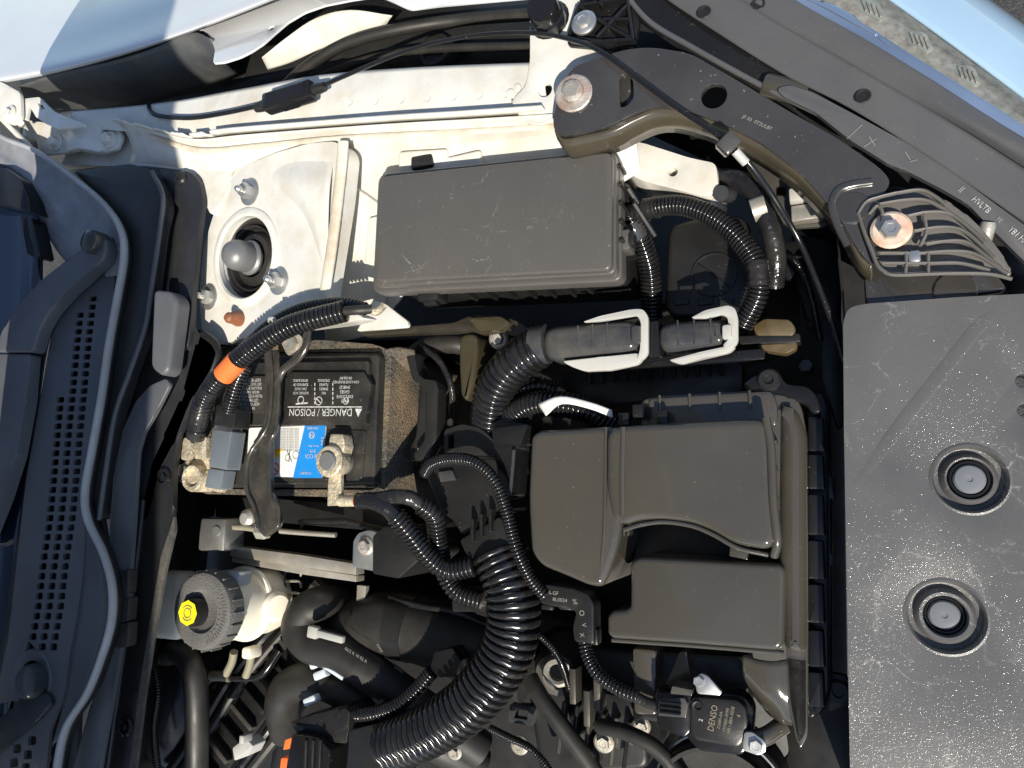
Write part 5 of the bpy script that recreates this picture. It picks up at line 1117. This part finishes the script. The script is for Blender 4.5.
text('rrrr', 380, 648, lvl(-.085), .006, -60, M['inkdim'], h3)
hose('matt dark pipe leaning across the lower middle', [(530, 678, -.09), (540, 696, -.085), (560, 724, -.085), (590, 765, -.09), (610, 800, -.10)], 9, n=16)
g = cable('tiny wire loom at the bottom edge', [(490, 728, -.12), (510, 738, -.115), (530, 748, -.11), (548, 768, -.11), (556, 790, -.11)], 3.6, (2.6, .15), n=10)
# reservoir feed hoses
hose('short cream feed pipe under the brake reservoir', [(252, 650, -.09), (250, 664, -.095), (246, 676, -.10)], 4.0, 'pipe', 12)
hose('second short cream feed pipe under the brake reservoir', [(234, 652, -.09), (232, 662, -.095), (226, 674, -.10)], 4.0, 'pipe', 12)
h = hose('thin curved black brake pipe with cream sleeve', [(202, 700, -.12), (206, 684, -.115), (218, 676, -.11), (240, 678, -.11), (262, 674, -.11), (280, 650, -.115)], 4, 'gloss', 10)
tube('cream_sleeve', [(212, 676, -.109), (220, 676, -.108), (230, 677, -.108)], 5, M['pipe'], h, n=12, sub=4)

# spring clamps and stray wiring in the dark lower bay
def clampring(t, a, b, rpx, nm='hose_clamp', m='dullsteel'):
    A, B = P(*a), P(*b); tube(nm, [A, (A + B) / 2, B], rpx, M[m], t, n=24, sub=3)
clampring(h1, (384, 682, -.100), (392, 688, -.103), 20); clampring(h2, (372, 708, -.1135), (380, 712, -.116), 19)
for k, (pts, lab) in enumerate((
    ([(390, 598, -.10), (420, 606, -.095), (455, 612, -.10), (500, 630, -.11)], 'thin loom crossing above the intake tube'),
    ([(520, 620, -.09), (545, 640, -.085), (560, 660, -.09), (570, 690, -.10)], 'thin loom dropping behind the L-shaped guide'),
    ([(300, 560, -.13), (330, 590, -.12), (345, 600, -.125), (380, 596, -.13)], 'thin loom under the battery crossbar'),
    ([(780, 250, -.05), (800, 268, -.04), (812, 300, -.045), (820, 340, -.06)], 'thin loom beside the release cable'),
    ([(420, 345, -.05), (440, 362, -.045), (452, 390, -.05), (450, 424, -.07)], 'thin loom between felt jacket and wide conduit'),
    ([(150, 650, -.09), (158, 690, -.085), (154, 730, -.09), (160, 790, -.10)], 'thin loom along the bulkhead under the foam edge'))):
    cable(lab, pts, 3.4, (2.6, .14) if k % 2 else None, 'conduit' if k % 2 else 'tape', 'wire_loom', 'wiring', n=10)
# ================================================================== lower engine bay
ut = plate('undertray', [(100, 150), (880, 150), (1000, 300), (1000, 900), (60, 900)], -.40, .01, M['dark'], None)
tag(ut, 'dark undertray deep beneath the engine bay', 'undertray')
dw = thing('dash_wall', 'black insulated dash wall behind the brake reservoir', 'bulkhead', P(150, 560, -.35))
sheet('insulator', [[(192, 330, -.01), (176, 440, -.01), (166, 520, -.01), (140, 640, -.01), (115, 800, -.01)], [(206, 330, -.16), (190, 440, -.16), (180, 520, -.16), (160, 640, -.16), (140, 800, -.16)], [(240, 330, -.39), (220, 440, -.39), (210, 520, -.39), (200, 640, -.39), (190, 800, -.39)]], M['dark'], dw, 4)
lathe('booster', P(205, 700, -.20), (.8, 0, .5), [(0, .03), (.03, .03), (.06, .02), (.085, .0), (.09, -.02), (.09, -.05)], M['gloss'], dw, 40)
gbx = thing('transmission', 'dusty cast alloy transmission case deep in the bay', 'transmission', P(400, 620, -.39))
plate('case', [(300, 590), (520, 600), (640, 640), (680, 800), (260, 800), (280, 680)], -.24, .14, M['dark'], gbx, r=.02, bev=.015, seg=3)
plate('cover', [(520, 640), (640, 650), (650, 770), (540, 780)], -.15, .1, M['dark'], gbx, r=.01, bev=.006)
lathe('boss', P(556, 676, -.12), (.1, -.2, 1), [(0, 0), (.006, 0), (.007, .004), (.012, .004), (.0135, 0), (.02, -.002), (.024, -.01), (.024, -.05)], M['engine'], gbx, 26)
for x, y, a in ((600, 690, .2), (576, 684, .2), (590, 706, .15)):
    box('case_rib', P(x, y, -.10), (.006, .03, .02), M['engine'], gbx, bev=.001)
plate('case_slot', [(510, 704), (534, 706), (532, 726), (508, 722)], -.14, .01, M['ddgrey'], gbx, r=.002, holes=[[(515, 709), (528, 711), (527, 720), (514, 718)]])
plate('bracket_black', [(560, 682), (632, 700), (636, 745), (580, 760)], -.11, .03, M['black'], gbx, r=.004)
# long slanted shift-cable bracket in the lower left
sb = thing('cable_ladder', 'stepped black bracket with notches holding shift cables', 'bracket', P(250, 710, -.3))
A, B = P(305, 640, -.19), P(205, 775, -.16); d, s_, u2 = axes(B - A)
box('ladder_rail', (A + B) / 2, ((B - A).length, .045, .012), M['black'], sb, (d, s_, u2), .002)
for k in range(8):
    c = A.lerp(B, .08 + k * .12)
    box('ladder_step', c + u2 * .008, (.006, .040, .016), M['engine'] if k % 2 == 0 else M['black'], sb, (d, s_, u2), .0015)
for off, m_, r2 in ((-.040, 'gloss', .007), (-.026, 'rubber', .006), (.034, 'gloss', .006), (.046, 'rubber', .007)):
    t = thing('shift_cable', {-.040: 'glossy cable nearest the bulkhead beside the stepped bracket', -.026: 'matt cable tight along the stepped bracket', .034: 'glossy cable on the hose side of the stepped bracket', .046: 'matt cable between stepped bracket and heater hoses'}[off], 'cable', (A + B) / 2 + s_ * off)
    bm = bmesh.new(); pts = cr([A + s_ * off + u2 * .0 - d * .03, A.lerp(B, .4) + s_ * (off * 1.1) + u2 * .012, A.lerp(B, .8) + s_ * off + u2 * .006, B + s_ * off + d * .05], 8)
    bm_tube(bm, pts, r2, 10); obj('cable', bm, M[m_], t)
wc = thing('white_clip', 'small cream plastic clip on the stepped bracket', 'clip', P(245, 745, -.16))
plate('clip_body', [(232, 748), (245, 738), (253, 746), (248, 756), (234, 761)], -.10, .02, M['whitep'], wc, r=.002, bev=.002)
box('clip_peg', P(246, 738, -.095), (.006, .008, .014), M['whitep'], wc, bev=.001)
for (pts, lab) in (([(310, 584), (318, 588), (306, 622), (296, 644), (292, 640), (300, 606)], 'pale ribbed strap standing beside the reservoir'), ([(357, 585), (366, 586), (362, 622), (355, 624)], 'short pale strap above the intake tube')):
    o = plate('plastic_strap', pts, -.10, .006, M['dullsteel'], None, r=.001, bev=.001); tag(o, lab, 'strap')
# wire guides near the tray
wg = thing('wire_guide', 'thin bent wire hooks under the battery tray', 'wire hook', P(290, 590, -.14))
for y in (571, 582, 594): tube('wire', [(286, y, -.10), (292, y - 1, -.096), (300, y, -.096), (301, y + 5, -.10)], 1.4, M['dullsteel'], wg, n=6, sub=4)
tube('wire', [(285, 560, -.10), (285, 580, -.10), (287, 606, -.105)], 1.2, M['black'], wg, n=6)
# ================================================================== control unit at the bottom edge
eu = thing('control_connector', 'black control unit connector with orange lock tabs', 'connector', P(310, 750, -.12))
plate('body', [(292, 734), (318, 738), (330, 750), (326, 800), (280, 800)], -.050, .05, M['gloss'], eu, r=.003, bev=.003)
plate('lock_tab', [(285, 740), (291, 738), (289, 749), (283, 750)], -.050, .012, M['orange'], eu, r=.001, bev=.001)
plate('lock_tab', [(281, 758), (287, 758), (284, 790), (277, 790)], -.050, .012, M['orange'], eu, r=.001, bev=.001)
for k in range(3): box('connector_rib', P(306 + k * 7, 756, -.049), (.003, .03, .004), M['black'], eu, bev=.0008, seg=1)
plate('shroud_wall', [(290, 722), (346, 706), (352, 712), (346, 744), (330, 742), (296, 733)], -.060, .04, M['black'], eu, r=.002)
cu = thing('control_unit', 'flat dark control unit box at the bottom edge of the bay', 'control unit', P(370, 750, -.12))
plate('case', [(349, 730), (384, 722), (388, 800), (344, 800)], -.050, .05, M['black'], cu, r=.003, bev=.0015)
plate('side_bracket', [(332, 716), (344, 708), (350, 712), (348, 728), (334, 734)], -.045, .03, M['black'], cu, r=.002)
# ================================================================== dark inner frame rails that close the bay
fr = thing('frame_rail', 'dark body frame rail below the fuse box and tower', 'frame rail', P(500, 380, -.39))
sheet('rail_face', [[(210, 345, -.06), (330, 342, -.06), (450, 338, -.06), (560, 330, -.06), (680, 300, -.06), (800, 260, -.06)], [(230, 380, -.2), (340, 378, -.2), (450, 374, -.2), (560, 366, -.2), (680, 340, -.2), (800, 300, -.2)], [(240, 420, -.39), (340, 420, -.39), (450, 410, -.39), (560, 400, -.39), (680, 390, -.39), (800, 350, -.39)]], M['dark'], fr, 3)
tube('coil_hose', [(410, 356, -.07), (430, 346, -.06), (456, 344, -.06), (476, 350, -.07)], 10, M['rubber'], fr, n=14)
pf = plate('splash_panel', [(780, 690), (860, 690), (870, 900), (640, 900), (660, 790), (790, 760)], -.16, .01, M['black'], None, r=.01)
tag(pf, 'dark splash panel between air cleaner and radiator', 'panel')
rd = thing('radiator_shroud', 'dark fan shroud edge under the radiator cover', 'fan shroud', P(840, 550, -.39))
sheet('shroud_wall', [[(838, 230, .012), (846, 330, .012), (850, 560, .012), (854, 800, .012)], [(838, 230, -.39), (846, 330, -.39), (850, 560, -.39), (854, 800, -.39)]], M['dark'], rd, 3)
plate('shroud_lip', [(820, 300), (842, 320), (846, 420), (838, 430), (822, 380)], -.06, .02, M['black'], rd, r=.004)
sd = thing('side_bracket', 'dark crossmember bracket beside the release cable', 'bracket', P(800, 300, -.2))
plate('bracket', [(790, 232), (836, 240), (842, 300), (836, 330), (806, 320), (796, 280)], -.08, .06, M['black'], sd, r=.006, bev=.003)
plate('bracket_flap', [(770, 246), (800, 240), (806, 262), (790, 280), (772, 270)], -.05, .01, M['gloss'], sd, r=.003)
lathe('bracket_bolt', P(806, 366, -.06), (0, 0, 1), [(0, .004), (.005, .004), (.006, 0), (.006, -.02)], M['ddgrey'], sd, 6)

# cast details on the transmission cover
for x, y, r2 in ((604, 742, .006), (642, 726, .005), (520, 745, .006), (455, 752, .005)):
    hexhead('case_bolt', P(x, y, -.095 if x > 560 else -.13), (.05, -.05, 1), r2, M['dullsteel'], gbx, .006, washer=r2 * 1.5)
for k in range(6):
    A, B = P(566 + k * 13, 700 + k * 4, -.104), P(560 + k * 13, 752 + k * 3, -.104); d, s_, u2 = axes(B - A)
    box('case_rib', (A + B) / 2, ((B - A).length, .0035, .012), M['black'] if k % 2 else M['engine'], gbx, (d, s_, u2), .001, 1)
lathe('cast_ring', P(558, 672, -.100), (.2, -.2, 1), [(.008, -.004), (.008, .002), (.010, .004), (.013, .003), (.014, -.004)], M['dullsteel'], gbx, 26)
t = thing('coolant_pipe', 'matt black pipe crossing under the airflow sensor plug', 'hose', P(640, 735, -.1))
tube('pipe', [(600, 726, -.080), (630, 734, -.070), (660, 752, -.070), (690, 790, -.075)], 8, M['rubber'], t, n=14)

# ================================================================== raised hood (out of frame, shades the cowl)
hd_ = thing('hood', 'unseen raised white hood leaning over the cowl', 'hood', Vector((-.70, -.3, .2)))
th_ = math.radians(55)
def hp(s, y, off=0):
    bow = .02 * (1 - ((y + .35) / .75) ** 2)
    return Vector((-.70 + s * math.cos(th_) - (off + bow) * math.sin(th_), y, .2 + s * math.sin(th_) + (off + bow) * math.cos(th_)))
sheet('unseen_hood_skin', [[hp(s, y, .03) for y in (-1.08, -.8, -.35, .1, .36)] for s in (0, .3, .6, .76)], M['fender'], hd_, 4, world_pts=True, thick=.001)
sheet('unseen_hood_inner_panel', [[hp(s, y, .0 if (i + j) % 2 else .01) for j, y in enumerate((-1.06, -.8, -.6, -.35, -.1, .1, .34))] for i, s in enumerate((.01, .2, .4, .6, .75))], M['white'], hd_, 4, world_pts=True, thick=.001)
for o in list(sc.objects):
    if o.type == 'MESH' and o.parent is None and 'category' not in o and 'kind' not in o: print('UNTAGGED', o.name)
